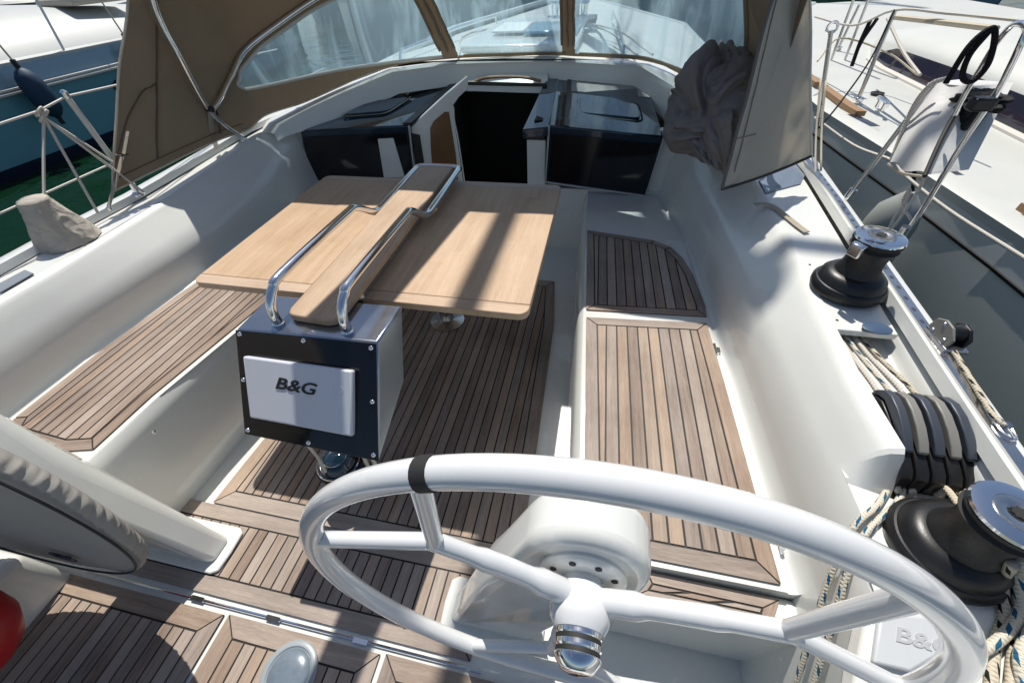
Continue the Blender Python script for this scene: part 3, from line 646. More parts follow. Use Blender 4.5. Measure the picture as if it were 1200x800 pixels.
# ================================================================== WHEELS & PEDESTALS
WC=V((.835,.14,.777)); WR=.45; TAU=.054
def wheel_parts(W,par):
    n=V((0,-math.cos(TAU),math.sin(TAU))); a=V((1,0,0)); b=V((0,math.sin(TAU),math.cos(TAU)))
    pt=lambda x,z,d=0: W+a*x+b*z+n*d
    m=MB(); m.tube([pt(WR*math.cos(t),WR*math.sin(t)) for t in [2*math.pi*i/120 for i in range(120)]],.0174,18,closed=True); par=obj('steering_wheel',m,WHEELM,par)
    for ang in (139,27,-97):
        j=V((.30*math.cos(R(ang)),.30*math.sin(R(ang)))); e1=V((WR*math.cos(R(ang-23)),WR*math.sin(R(ang-23)))); e2=V((WR*math.cos(R(ang+24)),WR*math.sin(R(ang+24))))
        m=MB(); m.tube([pt(0,0,-.035),pt(j.x*.5,j.y*.5,-.026),pt(j.x,j.y,-.012)],[.022,.0172,.0142],14,sm=8,flat=(1,.95))
        for e in (e1,e2): m.tube([pt(j.x*.97,j.y*.97,-.013),pt(e.x,e.y,0)],.0125,12)
        obj('spoke',m,WHEELM,par)
    fr=frame(W,a,b)
    m=MB(); m.lathe([(.034,-.075),(.036,-.06),(.047,-.045),(.051,-.015),(.049,-.002),(.040,.012),(.02,.016)],32,fr); obj('hub',m,WHEELM,par)
    m=MB(); m.lathe([(.037,.012),(.037,.018),(.035,.020),(.035,.025),(.037,.027),(.037,.033),(.034,.036),(.034,.041),(.0365,.043),(.0365,.047),(.025,.062),(.012,.066),(.004,.066)],32,fr); obj('hub_nut',m,CHR,par)
    m=MB(); m.lathe([(.0355,.0198),(.0355,.0252)],32,fr); m.lathe([(.0345,.0358),(.0345,.0412)],32,fr); obj('nut_groove',m,RUB,par)
    return pt,par
def pedestal(lab,mir):
    s=-1 if mir else 1
    cx=.835 if not mir else -.80
    p=thing('steering_pedestal',lab,'steering pedestal',(cx-s*.25,.27,0))
    X=lambda x: cx+s*x
    m=MB(); out=[]
    r=.115
    for i in range(19):
        a=R(lerp(-60,158,i/18)); out.append((r*math.cos(a),.777+r*math.sin(a)))
    out+=[(-.20,.60),(-.345,.07),(-.37,.012),(-.10,.012),(-.085,.07),(.0,.56)]
    poly=[V((X(x),.212+(max(z,.60)-.777)*.16+.03*max(0,.6-z),z)) for x,z in out]
    m.prism(poly,(0,.095,0)); obj('pedestal_body',m,GEL,p,bev=.022,seg=5,ang=60)
    m=MB(); m.prism([V((X(-.372),.172,.006)),V((X(-.395),.185,.006)),V((X(-.399),.25,.006)),V((X(-.395),.32,.006)),V((X(-.372),.335,.006)),V((X(-.06),.335,.006)),V((X(-.06),.172,.006))],(0,0,.012)); obj('foot_flange',m,GEL,p,bev=.012,seg=3)
    fr=frame(V((cx,.211,.777)),(1,0,0),(0,.16,.987))
    m=MB(); m.lathe([(.075,-.001),(.075,.004),(.068,.008),(.045,.010)],36,fr); fl=obj('bearing_flange',m,GEL,p)
    m=MB(); m.lathe([(.034,.008),(.034,.05),(.031,.052)],30,fr); obj('wheel_shaft',m,GEL,p)
    for k in range(8):
        m=MB(); a=R(22+45*k); m.lathe([(.006,.0095),(.006,.0105)],10,fr@Matrix.Translation((.056*math.cos(a),.056*math.sin(a),0))); obj('flange_bolt',m,RUB,fl)
    return p
ped=pedestal('white steering pedestal carrying the uncovered white wheel with chrome nut and black tape band',False)
pt,stw=wheel_parts(WC,ped)
q=P(476.5,558.5,y=.145); a0=math.atan2(q.z-WC.z,q.x-WC.x)
m=MB(); m.tube([pt(WR*math.cos(a0+t),WR*math.sin(a0+t)) for t in [-.021+.042*i/6 for i in range(7)]],.0188,18); obj('rim_tape',m,RUB,stw)
pp=pedestal('white steering pedestal beside the grey covered wheel, foot on the teak sole',True)
# covered port wheel : padded disc
cv=thing('cloth_cover','grey cloth cover with an oval emblem pulled over the second wheel','cloth cover',(-.80,.14,.777))
pw=V((-.714,.124,.712)); ct,cy_=.0557,.0315
cN=V((math.sin(cy_)*math.cos(ct),-math.cos(cy_)*math.cos(ct),math.sin(ct))); cA=cN.cross(V((0,0,1))).normalized(); cB=cN.cross(cA)
m=MB()
def disc(u,v):
    a=2*math.pi*u; ph=math.pi*v; k=abs(math.sin(ph)); rad=.492*min(1,k**.30); y=-math.cos(ph)
    edge=max(0,1-abs(v-.54)*4.5)
    wob=1+edge*(.004*math.sin(a*83)+.004*math.sin(a*131+1)+.003*math.sin(a*37+2)); 
    d=.012*(abs(y)**.5) if y<0 else -.052*abs(y)**.7
    d+=.007*noise.noise(V((rad*math.cos(a)*4,rad*math.sin(a)*4,1)))*(1 if y<0 else .4)+edge*.0035*math.sin(a*110+2*math.sin(a*13))*(.6+.4*math.sin(a*17))
    return pw+cN*d+cA*(rad*wob*math.cos(a))+cB*(rad*wob*math.sin(a))
m.grid(disc,420,48); obj('padded_cloth',m,WCOV,cv,ang=180)
m=MB(); m.tube([pw+cN*.015+cA*(.486*math.cos(a))+cB*(.486*math.sin(a)) for a in [i*math.pi/70 for i in range(140)]],.0030,6,closed=True); obj('seam_piping',m,RUB,cv)
# ================================================================== SPRAYHOOD
# one surface: t runs round the U from the port after edge to the starboard one, q runs from the hem up to the ridge
hood=thing('sprayhood','brown canvas sprayhood with clear windows and steel hoops over the companionway','sprayhood',(0,2.3,.95))
HB=[P(135,224,x=-1.46),P(190,196,x=-1.435),P(250,166,x=-1.41),P(290,152,x=-1.385),(-1.33,2.42,.875),(-1.17,2.62,.90),(-1.0,2.82,.945),(-.73,3.05,1.01),(-.35,3.295,1.012),(.1,3.352,1.012),(.42,3.36,1.012),(1.03,3.14,1.01),(1.23,2.87,.965),(1.37,2.51,.92),(1.41,2.25,.90),(1.42,2.05,.91),(1.42,1.98,.92),(1.42,1.93,.93)]
HS=smooth([V(p) for p in HB],12); NH=len(HS)-1
LV=[(0,1,None,None),(.22,1.0,1.70,3.28),(.45,.985,1.99,3.17),(.62,.93,2.06,3.04),(.76,.82,2.12,2.88),(.88,.62,2.19,2.68),(.96,.34,2.235,2.45),(1,.02,2.25,2.36)]
def hood_pt(t,q):
    f=t*NH; i=min(NH-1,int(f)); b=HS[i].lerp(HS[i+1],f-i)
    qs=[l[0] for l in LV]; 
    sx=interp([(l[0],l[1]) for l in LV],q); ya=interp([(0,1.40)]+[(l[0],l[2]) for l in LV[1:]],q); yf=interp([(0,3.36)]+[(l[0],l[3]) for l in LV[1:]],q)
    z0=b.z; z=z0+(2.03-z0)*interp([(0,0),(.22,.27),(.45,.53),(.62,.72),(.76,.85),(.88,.94),(.96,.985),(1,1)],q)
    yab=1.40 if b.x<0 else 1.93; ya=max(ya,yab)
    k=(b.y-yab)/(3.36-yab); y=lerp(ya,yf,max(0,min(1,k)))
    if q<=0: y=b.y
    x=(b.x-.03)*sx+.03
    d=.009*math.sin(x*9+z*5)*math.sin(y*7-z*4)+.006*noise.noise(V((x*5,y*5,z*3)))+.004*math.sin(18*(z-.5*y)+6*noise.noise(V((x*2,y*2,z*2))))*max(0,1-abs(z-1.0)*2.2)
    return V((x+d,y+d,z))
NT,NQ=1300,124; JH=14
HEM=[(-1.4,1.02),(-1.28,1.02),(-1.0,1.035),(-.7,1.036),(-.3,1.030),(.5,1.030),(1.0,1.030),(1.2,1.0),(1.5,.99)]
cache=[]
for i in range(NT+1):
    t=i/NT; lo,hi=0.0,.5      # the row JH of every column lies exactly on the window sill line
    for _ in range(14):
        mid=(lo+hi)/2; p=hood_pt(t,mid)
        if p.z<interp(HEM,p.x): lo=mid
        else: hi=mid
    qh=(lo+hi)/2
    cache.append([hood_pt(t,qh*j/JH if j<=JH else qh+(1-qh)*((j-JH)/(NQ-JH))) for j in range(NQ+1)])
LIM=lambda z:interp([(1.015,2.46),(1.025,2.39),(1.05,2.36),(1.12,2.43),(1.22,2.60),(1.30,2.74),(1.39,2.90),(1.6,3.25)],z)
def zone(p):
    x,y,z=p
    if z>1.9: return 0
    xs=x-.03
    hem=interp(HEM,x)-.002
    # seams between windows lean with height
    s1=-.345-.28*(z-1.0); s2=.488-.05*(z-1.0)
    if z<hem or z>1.72: return 0
    if abs(x-s1)<.05 and y>2.3: return 0
    if abs(x-s2)<.042 and y>2.3: return 0
    if x<s1:
        lim=LIM(z)
        return 1 if y>lim else 0
    if x>s2:
        lim=2.35+.5*(z-1.05)
        return 3 if y>lim else 0
    return 2
zv=[[zone(cache[i][j]) for j in range(NQ+1)] for i in range(NT+1)]
mbs={k:MB() for k in range(4)}
idx={k:{} for k in range(4)}
def vid(k,i,j):
    d=idx[k]
    if (i,j) not in d: d[(i,j)]=len(mbs[k].v); mbs[k].v.append(tuple(cache[i][j]))
    return d[(i,j)]
for i in range(NT):
    for j in range(NQ):
        k=zv[i][j]; mb=mbs[k]
        mb.f.append([vid(k,i,j),vid(k,i+1,j),vid(k,i+1,j+1),vid(k,i,j+1)]); mb.m.append(0); mb.t.append(.5); mb.uv.append([(0,0)]*4)
o=obj('canvas',mbs[0],BRN,hood,ang=180); sd_=o.modifiers.new('Solid','SOLIDIFY'); sd_.thickness=.003
for k in (1,2,3): obj('clear_window',mbs[k],VIN,hood,ang=180)
# binding ribbons along the window edges, hiding the stitched joint
def edge_run(fn,n,r=.007,flat=(.5,1.6),mat_=PIPE,name='window_binding'):
    m=MB(); m.tube([fn(i/n) for i in range(n+1)],r,8); return obj(name,m,mat_,hood)
def on(x=None,z=None,lo=None,hi=None,y=None):
    best=None
    for i in range(lo,hi+1):
        row=cache[i]
        for j in range(NQ+1):
            p=row[j]; d=(0 if x is None else (p.x-x)**2)+(p.z-z)**2+(0 if y is None else (p.y-y)**2)
            if best is None or d<best[0]: best=(d,p)
    return best[1]-V((0,.004,0))+(V((-.004*(best[1].x-.03)/1.3,0,0)))
ti=lambda t:int(t*NT)
def seam(xf,lo,hi):
    pts=[]
    for k in range(15):
        z=1.07+k*.045; pts.append(on(xf(z),z,ti(lo),ti(hi)))
    return pts
S1=lambda z:-.345-.28*(z-1.0); S2=lambda z:.488-.05*(z-1.0)
for Sx,hw in ((S1,.05),(S2,.042)):
    for s in (-1,1):
        m=MB(); m.tube(seam(lambda z:Sx(z)+s*hw,.3,.75),.009,6); obj('window_binding',m,BRN,hood)
    m=MB(); m.tube(seam(Sx,.3,.75),.012,8,flat=(.5,2.2)); obj('seam_tape',m,BRN,hood)
hemz=lambda x:interp([(-1.4,1.02),(-1.28,1.02),(-1.0,1.035),(-.7,1.036),(-.3,1.030),(.5,1.030),(1.0,1.030),(1.2,1.0),(1.5,.99)],x)
lowL=[on(x,hemz(x),ti(.15),ti(.5)) for x in (-1.28,-1.2,-1.08,-.95,-.8,-.65,-.5,-.40)]
up=[]
for z in (1.022,1.03,1.05,1.08,1.11,1.15,1.2,1.27,1.35,1.45,1.55,1.65):
    y=LIM(z); up.append(on(None,z,ti(.05),ti(.42),y))
m=MB(); m.tube(up[::-1]+lowL,.010,8,sm=4); obj('window_binding',m,PIPE,hood)
m=MB(); m.tube([on(x,hemz(x),ti(.38),ti(.62)) for x in (-.26,-.1,.1,.3,.47)],.006,6,sm=4); obj('window_binding',m,BRN,hood)
m=MB(); m.tube([on(x,hemz(x),ti(.5),ti(.85)) for x in (.57,.7,.85,1.0,1.15,1.25,1.33)],.008,6,sm=4); obj('window_binding',m,BRN,hood)
upr=[on(None,z,ti(.7),ti(.98),2.35+.5*(z-1.05)) for z in (1.08,1.2,1.3,1.4,1.5,1.6,1.7)]
m=MB(); m.tube(upr,.011,6,sm=3); obj('window_binding',m,BRN,hood)
# hem and after edge piping
m=MB(); m.tube([cache[0][j] for j in range(0,NQ-4,3)],.006,6); obj('edge_piping',m,BRNL,hood)
m=MB(); m.tube([cache[i][0] for i in range(0,ti(.42),4)],.005,6); obj('edge_piping',m,BRNL,hood)
# hoops: tubes inside the canvas with a dark sleeve alongside
def hoop(pts,nm):
    m=MB(); m.tube(pts,.0125,12,sm=8); obj(nm,m,CHR,hood)
b0=P(283,160,x=-1.40); h1=[b0,P(262,146,x=-1.385),P(243,126,x=-1.375),P(212,70,x=-1.355),P(180,0,x=-1.335)]
top=[V((-1.18,2.10,1.74)),V((-.85,2.18,1.92)),V((-.4,2.26,1.995)),V((0,2.28,2.005)),V((.45,2.26,1.995)),V((.9,2.18,1.92)),V((1.17,2.06,1.74))]
HF=lambda u,v:P(*u,y=v)
top+=[P(925,-5,y=2.12),P(915,80,y=2.12),P(905,150,y=2.12)]
hoop(h1+top,'hoop')
h2=[P(248,130,x=-1.372),P(259,114,x=-1.37)]+[on(None,z,ti(.05),ti(.42),LIM(z)-.07)+V((.025,-.02,0)) for z in (1.1,1.2,1.3,1.4,1.5)]+[V((-1.1,2.72,1.70)),V((-.6,2.62,1.85)),V((0,2.55,1.93)),V((.6,2.62,1.85)),V((1.15,2.5,1.74)),P(930,-20,y=2.2),P(918,60,y=2.17),P(905,140,y=2.15)]
hoop(h2,'hoop')
m=MB(); m.tube([p+V((-.022,.012,0)) for p in [V(q) for q in h1[1:]+top[:3]]],.017,8,sm=6,flat=(.7,1.2)); obj('hoop_sleeve',m,BRN,hood)
m=MB(); m.tube([p+V((-.022,.012,0)) for p in h2[1:9]],.017,8,sm=6,flat=(.7,1.2)); obj('hoop_sleeve',m,BRN,hood)
m=MB(); m.box(tuple(b0+V((0,0,-.035))),(.035,.05,.05)); obj('hoop_foot',m,CHR,hood,bev=.006)
m=MB(); m.tube([P(246,128,x=-1.38),P(248,150,x=-1.40),P(254,175,x=-1.42)],.012,8,flat=(.15,1.4)); obj('strap',m,BRNL,hood)
m=MB(); m.lathe([(.012,-.02),(.016,-.015),(.016,.015),(.012,.02)],12,Matrix.Translation(P(246,128,x=-1.37))@Matrix.Rotation(R(90),4,'Y')); obj('hoop_joint',m,BLK,hood)
m=MB(); m.tube([P(149,154,x=-1.44),P(144,182,x=-1.445)],.014,8,flat=(.15,1)); m2=MB()
obj('strap',m,WEB,hood)
m=MB(); m.tube([P(143,184,x=-1.44),P(135,215,x=-1.455),P(127,243,x=-1.475)],.015,8,flat=(.15,1)); obj('strap',m,WEB,hood)
m=MB(); m.tube([P(136,181,x=-1.435),P(150,181,x=-1.435)],.004,6); obj('strap_buckle',m,CHR,hood)
m=MB(); m.lathe([(.012,0),(.012,.012),(.006,.016)],12,Matrix.Translation(P(127,243,x=-1.475)-V((0,0,.012)))); obj('strap_foot',m,CHR,hood)
m=MB(); m.lathe([(.014,0),(.014,.012),(.006,.02)],12,frame(P(346,108,x=-1.22),(1,0,0),(0,0,1))); obj('turn_button',m,CHR,hood)
STC=fabric('khaki_stitching',(.26,.24,.21))
BST=fabric('brown_seam',(.20,.15,.10),.1,.1)
def inw(p,d=.006): 
    v=V((.03,2.2,p.z))-p; return p+v.normalized()*d
for a_,j0,j1 in ((.055,3,70),(.125,2,12)):
    m=MB(); m.tube([inw(cache[ti(a_)][j]) for j in range(j0,j1,3)],.0035,6,flat=(.6,2)); obj('canvas_seam',m,BST,hood)
m=MB(); m.tube([inw(cache[i][3]) for i in range(6,ti(.17),8)],.0025,6,flat=(.6,2)); obj('hem_seam',m,BST,hood)
m=MB(); m.tube([inw(cache[int(ti(.055)*(1-math.cos(k*math.pi/24)))][int(26*math.sin(k*math.pi/24))]) for k in range(0,13)],.003,6,flat=(.6,2)); obj('patch_seam',m,BST,hood)
# starboard after corner, pulled outboard: the big grey-looking flap
c00=P(846,222,z=.855); c10=P(951,183,z=.91); top0=V((1.375,1.93,1.62)); top1=V((1.50,2.02,1.70))
e0=P(905,0,y=1.885); e1=P(949,0,y=2.0)
e0u=e0+(e0-c00)*.35; e1u=e1+(e1-c10)*.35
def flap(u,v):
    k=v*1.35
    L_=c00+(e0-c00)*k; Rr=c10+(e1-c10)*k
    p=L_.lerp(Rr,u); n=V((-.5,-.8,.2)).normalized()
    sag=.018*math.sin(math.pi*u)*(1-v*.6)
    p=p+n*(-.03*math.sin(math.pi*u)+.014*math.sin(7*u+9*v)*math.sin(math.pi*u)+.022*noise.noise(V((u*3.2,v*4,1)))+.012*noise.noise(V((u*9-v*6,v*9,4)))*(1.2-v))
    return p+V((0,0,-sag*.6*(1-v)))
m=MB(); m.grid(flap,50,70); o=obj('side_flap',m,BRNL,hood,ang=180); sm_=o.modifiers.new('Solid','SOLIDIFY'); sm_.thickness=.004
m=MB(); m.tube([flap(.0,v/20) for v in range(21)],.006,6); m2=m
obj('edge_piping',m,fabric('grey_binding',(.17,.165,.155)),hood)
m=MB(); m.tube([flap(u/20,0) for u in range(21)],.0055,6); obj('edge_piping',m,RUB,hood)
m=MB(); m.tube([flap(1,v/20) for v in range(21)],.005,6); obj('edge_piping',m,PIPE,hood)
for uu in (.10,):
    m=MB(); m.tube([flap(uu,v/30)+V((-.002,-.004,0)) for v in range(2,31)],.0025,6); obj('stitched_seam',m,STC,hood)
m=MB(); m.tube([flap(uu_,.22)+V((-.002,-.004,0)) for uu_ in (.03,.1,.17,.24)],.0025,6); obj('stitched_seam',m,STC,hood)
# inner brown gusset between the right window and the flap
m=MB(); m.add([tuple(p) for p in (P(862,-40,y=2.25),P(892,46,y=2.05),P(906,2,y=1.95),P(915,-40,y=1.95))],[(0,1,2,3)]); o=obj('gusset',m,BRN,hood,sm=False); q_=o.modifiers.new('Solid','SOLIDIFY'); q_.thickness=.003
# strap lying on the deck by the flap
s=MB(); s.tube([P(884,239,z=.785),P(903,240,z=.785),P(920,252,z=.7835),P(935,264,z=.7835),P(946,272,z=.7835)],.013,8,sm=5,flat=(.14,1)); obj('webbing_strap',s,WEB,None,loc=tuple(P(920,252,z=.80)),label='loose beige webbing strap end lying across the coaming top below the flap',cat='strap')
m=MB(); m.prism([P(889,212,z=.777),P(897,227,z=.777),P(938,216,z=.777),P(943,206,z=.777),P(930,190,z=.777),P(905,198,z=.777)],(0,0,.003)); y_('deck_recess',m,mat('blue_shade_patch',(.16,.20,.26),.25,coat=.4),bev=.002)  # patch colour holds the blue shade lying on the side deck
# ================================================================== BUNDLED COVER
tc0=V((1.285,2.26,.985))
def rid(p,s,seed):
    return 1-abs(noise.noise(V((p.x*s+seed,p.y*s-seed,p.z*s))))*2
# rounded cloth folds: billows with sharp creases between them, over a lumpy heap
def bil(p,s_,seed): return abs(noise.noise(V((p.x*s_+seed,p.y*s_-seed,p.z*s_+seed*.5))))
def heap(u,v):
    a=2*math.pi*u; ph=math.pi*(v*.98+.01); d=V((math.sin(ph)*math.cos(a),math.sin(ph)*math.sin(a),math.cos(ph)))
    w=V((noise.noise(d*1.3+V((3,0,0))),noise.noise(d*1.3+V((0,7,0))),noise.noise(d*1.3+V((0,0,5)))))
    q=d+w*.55; q2=d+w*1.1
    r=.90+.16*noise.noise(d*1.2+V((5,1,2)))+.46*bil(q,1.05,2.3)+.20*bil(V((q2.x,q2.y*.5,q2.z)),1.9,8.1)+.045*bil(q2,3.6,4.4)
    return tc0+V((d.x*.19*r,d.y*.34*r,d.z*.20*r+.02*d.y))
hp=thing('bundled_cover','crumpled grey brown canvas cover heaped on the coaming beside the console','canvas cover',tuple(tc0-V((0,0,.2))))
m=MB(); m.grid(heap,260,170); obj('cloth_heap',m,TARP,hp,ang=180)
m=MB()
def drape(u,v):
    l=[P(776,100,x=1.10),P(786,132,x=1.12),P(803,165,x=1.15),P(822,190,x=1.20)]
    r=[P(850,112,x=1.26),P(856,140,x=1.25),P(852,172,x=1.26),P(846,204,x=1.28)]
    k=v*3; i=min(2,int(k)); p=l[i].lerp(l[i+1],k-i).lerp(r[i].lerp(r[i+1],k-i),u)+V((.05,.10,-.04))*max(0,1-v*2.6)
    f=.5*bil(V((u*2.2+v*.8,v*1.4-u*.5,1.3)),1.5,3.7)+.25*bil(V((u*4,v*3-u,2)),1.7,1.1)+.12*math.sin(u*8+v*3)*v
    return p+V((-.055,-.05,.03))*f+V((.02,.02,-.005))
m.grid(drape,90,60); o=obj('hanging_fold',m,TARP,hp,ang=180); q_=o.modifiers.new('Solid','SOLIDIFY'); q_.thickness=.006
# ================================================================== WINCHES
def winch(name,lab,loc):
    w_=thing(name,lab,'winch',loc,'black self-tailing winches')
    T0=Matrix.Translation(loc)
    m=MB(); m.lathe([(.094,0),(.096,.006),(.096,.022),(.090,.030),(.086,.031),(.084,.034),(.082,.048),(.070,.060),(.056,.064)],48,T0); obj('winch_base',m,BLK,w_)
    m=MB(); m.lathe([(.058,.060),(.056,.07),(.049,.085),(.047,.105),(.049,.125),(.054,.137),(.056,.142)],48,T0); obj('drum',m,mat('ribbed_black_drum',(.014,.014,.015),.5,bump=.6,bscale=150),w_)
    m=MB(); m.lathe([(.056,.142),(.059,.146),(.052,.152),(.052,.156),(.060,.162),(.060,.168)],48,T0); j=obj('self_tailing_jaw',m,RUB,w_)
    m=MB(); m.lathe([(.059,.168),(.061,.172),(.059,.177),(.050,.179),(.034,.180),(.033,.178),(.018,.178)],48,T0); t=obj('top_cap',m,CHR,w_)
    m=MB(); m.lathe([(.032,.178),(.031,.1815),(.019,.182),(.016,.180)],32,T0); obj('cap_ring',m,STEEL,t)
    m=MB(); star=[]
    for k in range(16):
        a=2*math.pi*k/16; r_=.013 if k%2 else .0098; star.append((loc[0]+r_*math.cos(a),loc[1]+r_*math.sin(a),loc[2]+.1821))
    m.prism(star,(0,0,.0006)); obj('handle_socket',m,RUB,t)
    m=MB(); m.prism([(loc[0]+x,loc[1]+y,loc[2]+.135) for x,y in ((-.045,-.05),(-.062,-.062),(-.080,-.035),(-.066,-.015))],(0,0,.036)); obj('stripper_arm',m,CHR,w_,bev=.004)
    return w_
wl1=P(991,337,z=.785); w1=winch('winch','black winch with chrome cap standing forward on the starboard side deck',(wl1.x,wl1.y,.783))
wl2=P(1106,642,z=.69); w2=dup(w1,(wl2.x,wl2.y,.681),'largest black winch with chrome cap, behind the rope clutches',R(150))
m=MB(); e=P(1035,388,z=.784); m.lathe([(.030,0),(.030,.002),(.028,.003)],24,Matrix.Translation((e.x-.01,e.y+.01,.783))@Matrix.Diagonal((1.2,.8,1,1))); y_('deck_plug',m,mat('blue_plug',(.05,.09,.16),.4))
# covered winch to port
m=MB(); cwl=P(92,282,z=.735); cwl=V((cwl.x-.05,cwl.y,.732))
def cw(u,v):
    a=2*math.pi*u; h=v
    r=lerp(.105,.052,min(1,h*1.15))*(1 if h<.9 else math.sqrt(max(0,1-((h-.9)/.1)**2)))
    r*=1+.10*noise.noise(V((math.cos(a)*1.6,math.sin(a)*1.6,h*2.2)))+.10*rid(V((math.cos(a),math.sin(a),h*1.5)),1.4,3.1)**3*(1-h*.4)
    return cwl+V((r*math.cos(a),r*math.sin(a),.20*h))
m.grid(cw,90,50); obj('covered_winch',m,CREAM,None,ang=180,loc=tuple(cwl),label='winch hidden under a wrinkled beige cloth cover on the port coaming',cat='winch cover')
# ================================================================== ROPE CLUTCHES
cl=thing('rope_clutch_bank','bank of five black rope clutches with grey and dark levers','rope clutch',(1.555,.63,.682))
CW=.0280; CX0=1.480
def S_(ys,x): return [(x+.05*(.72-y)*max(0,(x-1.48)/.15),.628+(y-.61)*1.12,.694+(z-.702)*1.06+.020*max(0,min(1,(y-.53)/.14))) for y,z in ys]
for k in range(5):
    x0=CX0+k*CW
    body=[(.700,.702),(.700,.742),(.688,.760),(.668,.768),(.640,.768),(.600,.764),(.560,.757),(.534,.748),(.522,.736),(.518,.702)]
    m=MB(); m.prism(S_(body,x0),(CW-.004,0,0)); b=obj('clutch_body',m,BLK,cl,bev=.003)
    lev=[(.705,.742),(.699,.768),(.686,.784),(.664,.793),(.636,.794),(.604,.788),(.578,.778),(.562,.768),(.562,.760),(.60,.766),(.64,.771),(.668,.772),(.690,.762),(.699,.742)]
    m=MB(); m.prism(S_(lev,x0+.0035),(CW-.009,0,0)); obj('clutch_lever',m,LGREY if k in (1,3) else DGREY,b,bev=.003,seg=3,ang=50)
    m=MB(); m.prism(S_([(.530,.728),(.546,.748),(.556,.744),(.538,.722)],x0+.006),(CW-.014,0,0)); obj('clutch_catch',m,BLK,b,bev=.002)
m=MB(); p_=V((CX0+3*CW+.014,.532,.706)); m.box(tuple(p_),(.010,.004,.006)); obj('white_label',m,PIPE,cl)
m=MB(); m.box((CX0+2.5*CW,.64,.6835),(.18,.22,.006)); obj('base_plate',m,BLK,cl)
# ropes
def line(name,pts,r,mt,lab,sm=6,grp=None,n=10):
    m=MB(); m.tube(pts,r,n,sm=sm); mid=V(pts[len(pts)//2]); return obj(name,m,mt,None,ang=180,loc=tuple(mid),label=lab,cat='rope',group=grp)
zt_=.712
for k,(mt,lab) in enumerate(((ROPEB,'blue flecked line entering the clutch nearest the cockpit'),(ROPEW,'plain pale line in the tunnel, second from the cockpit side'),(ROPEB,'blue flecked line in the tunnel, middle of the five'),(ROPEW,'plain pale line in the tunnel, second from the outboard side'),(ROPEK,'black flecked line in the tunnel, outermost of the five'))):
    x=1.494+k*.028
    line('rope',[(x,.71,.740),(x-.004,.78,.744),(x-.012-.006*k,.90,.742),(x-.02-.010*k,1.1,.738),(x-.02-.012*k,1.3,.735)],.0062,mt,lab,grp='lines in the rope tunnel')
g1='blue flecked lines led out of the clutches'
def fromclutch(k,offs,lab,mt,tail):
    x=1.494+k*.028
    return line('rope',[(x,.55,.702),(x-.003,.52,.696)]+tail,.0066,mt,lab,grp=g1)
fromclutch(0,0,'blue flecked line hanging from the first clutch over the coaming edge, inboard of its twin',ROPEB,[P(1046,565,z=.689),P(1028,592,z=.689),P(1005,612,z=.690),P(988,640,x=1.366),P(971,680,x=1.352),P(958,720,x=1.345),P(944,765,x=1.34),P(922,830,x=1.335)])
fromclutch(1,0,'blue flecked line hanging from the second clutch over the coaming edge, outboard of its twin',ROPEB,[P(1066,562,z=.689),P(1050,590,z=.689),P(1026,612,z=.690),P(1004,640,x=1.372),P(990,680,x=1.354),P(976,730,x=1.346),P(960,780,x=1.34),P(938,850,x=1.335)])
g2='beige lines between clutches and winch'
line('rope',[(1.566,.55,.702),(1.565,.52,.700),P(1108,572,z=.72),P(1128,598,z=.745),P(1150,628,z=.78)],.0066,ROPEC,'beige line running from the third clutch to the big winch',grp=g2)
line('rope',[(1.60,.55,.702),(1.60,.52,.700),P(1135,575,z=.725),P(1155,605,z=.755)],.0066,ROPEC,'short beige line between the fourth clutch and the big winch',grp=g2)
wb=V((wl2.x,wl2.y,.681))
def tail(pts): return pts
g3='rope tails bundled beside the big winch'
line('rope',[wb+V((.03,.05,.11)),wb+V((.058,0,.10)),P(1192,670,z=.74),P(1196,715,z=.705),P(1170,750,z=.703),P(1130,775,z=.70),P(1085,812,z=.70),P(1040,850,z=.70)],.0085,ROPEB,'thick blue flecked rope tail crossing over the others beside the big winch',grp=g3)
line('rope',[wb+V((.02,-.05,.10)),P(1175,680,z=.72),P(1177,720,z=.690),P(1165,760,z=.690),P(1160,830,z=.690),P(1155,900,z=.690)],.0085,ROPEK,'beige rope tail with black flecks, left of the pair below the winch',grp=g3)
line('rope',[P(1188,690,z=.705),P(1192,730,z=.690),P(1188,770,z=.690),P(1182,840,z=.690),P(1180,900,z=.690)],.0085,ROPEK,'black flecked rope tail, nearest the toe rail',grp=g3)
line('rope',[wb+V((.05,-.03,.09)),P(1200,690,z=.72),P(1210,730,z=.71),P(1195,770,z=.708),P(1205,830,z=.695)],.0085,ROPEB,'blue flecked rope tail looping at the right edge of the picture',grp=g3)
# line along the toe rail, jib car
line('rope',[P(1118,412,z=.822),P(1140,448,z=.822),P(1165,488,z=.826),P(1178,499,z=.824)],.0058,ROPEK,'pale flecked sheet running aft along the toe rail from the car')
car=thing('genoa_car','grey and black genoa car with roller on the starboard rail track','genoa car',tuple(P(1110,397,z=.84)))
cp=P(1108,398,z=.820); t_=V((-.03,1,0)).normalized()
m=MB(); pl=[(-.036,.0),(.030,.0),(.040,.014),(.034,.040),(.012,.052),(-.016,.050),(-.040,.030)]
m.prism([cp+t_*a+V((-.024,0,b)) for a,b in pl],(.006,0,0)); obj('cheek_plate',m,LGREY,car,bev=.002)
m=MB(); m.prism([cp+t_*a*.8+V((.016,0,b*.9)) for a,b in pl],(.008,0,0)); obj('cheek_plate',m,BLK,car,bev=.002)
m=MB(); m.lathe([(.006,-.017),(.021,-.015),(.016,0),(.021,.015),(.006,.017)],20,frame(cp+V((0,0,.026)),(0,1,0),(0,0,1))); obj('sheave',m,BLK,car)
m=MB(); m.box(tuple(cp+V((0,0,.0))),(.05,.09,.012)); obj('slider',m,STEEL,car,bev=.003)
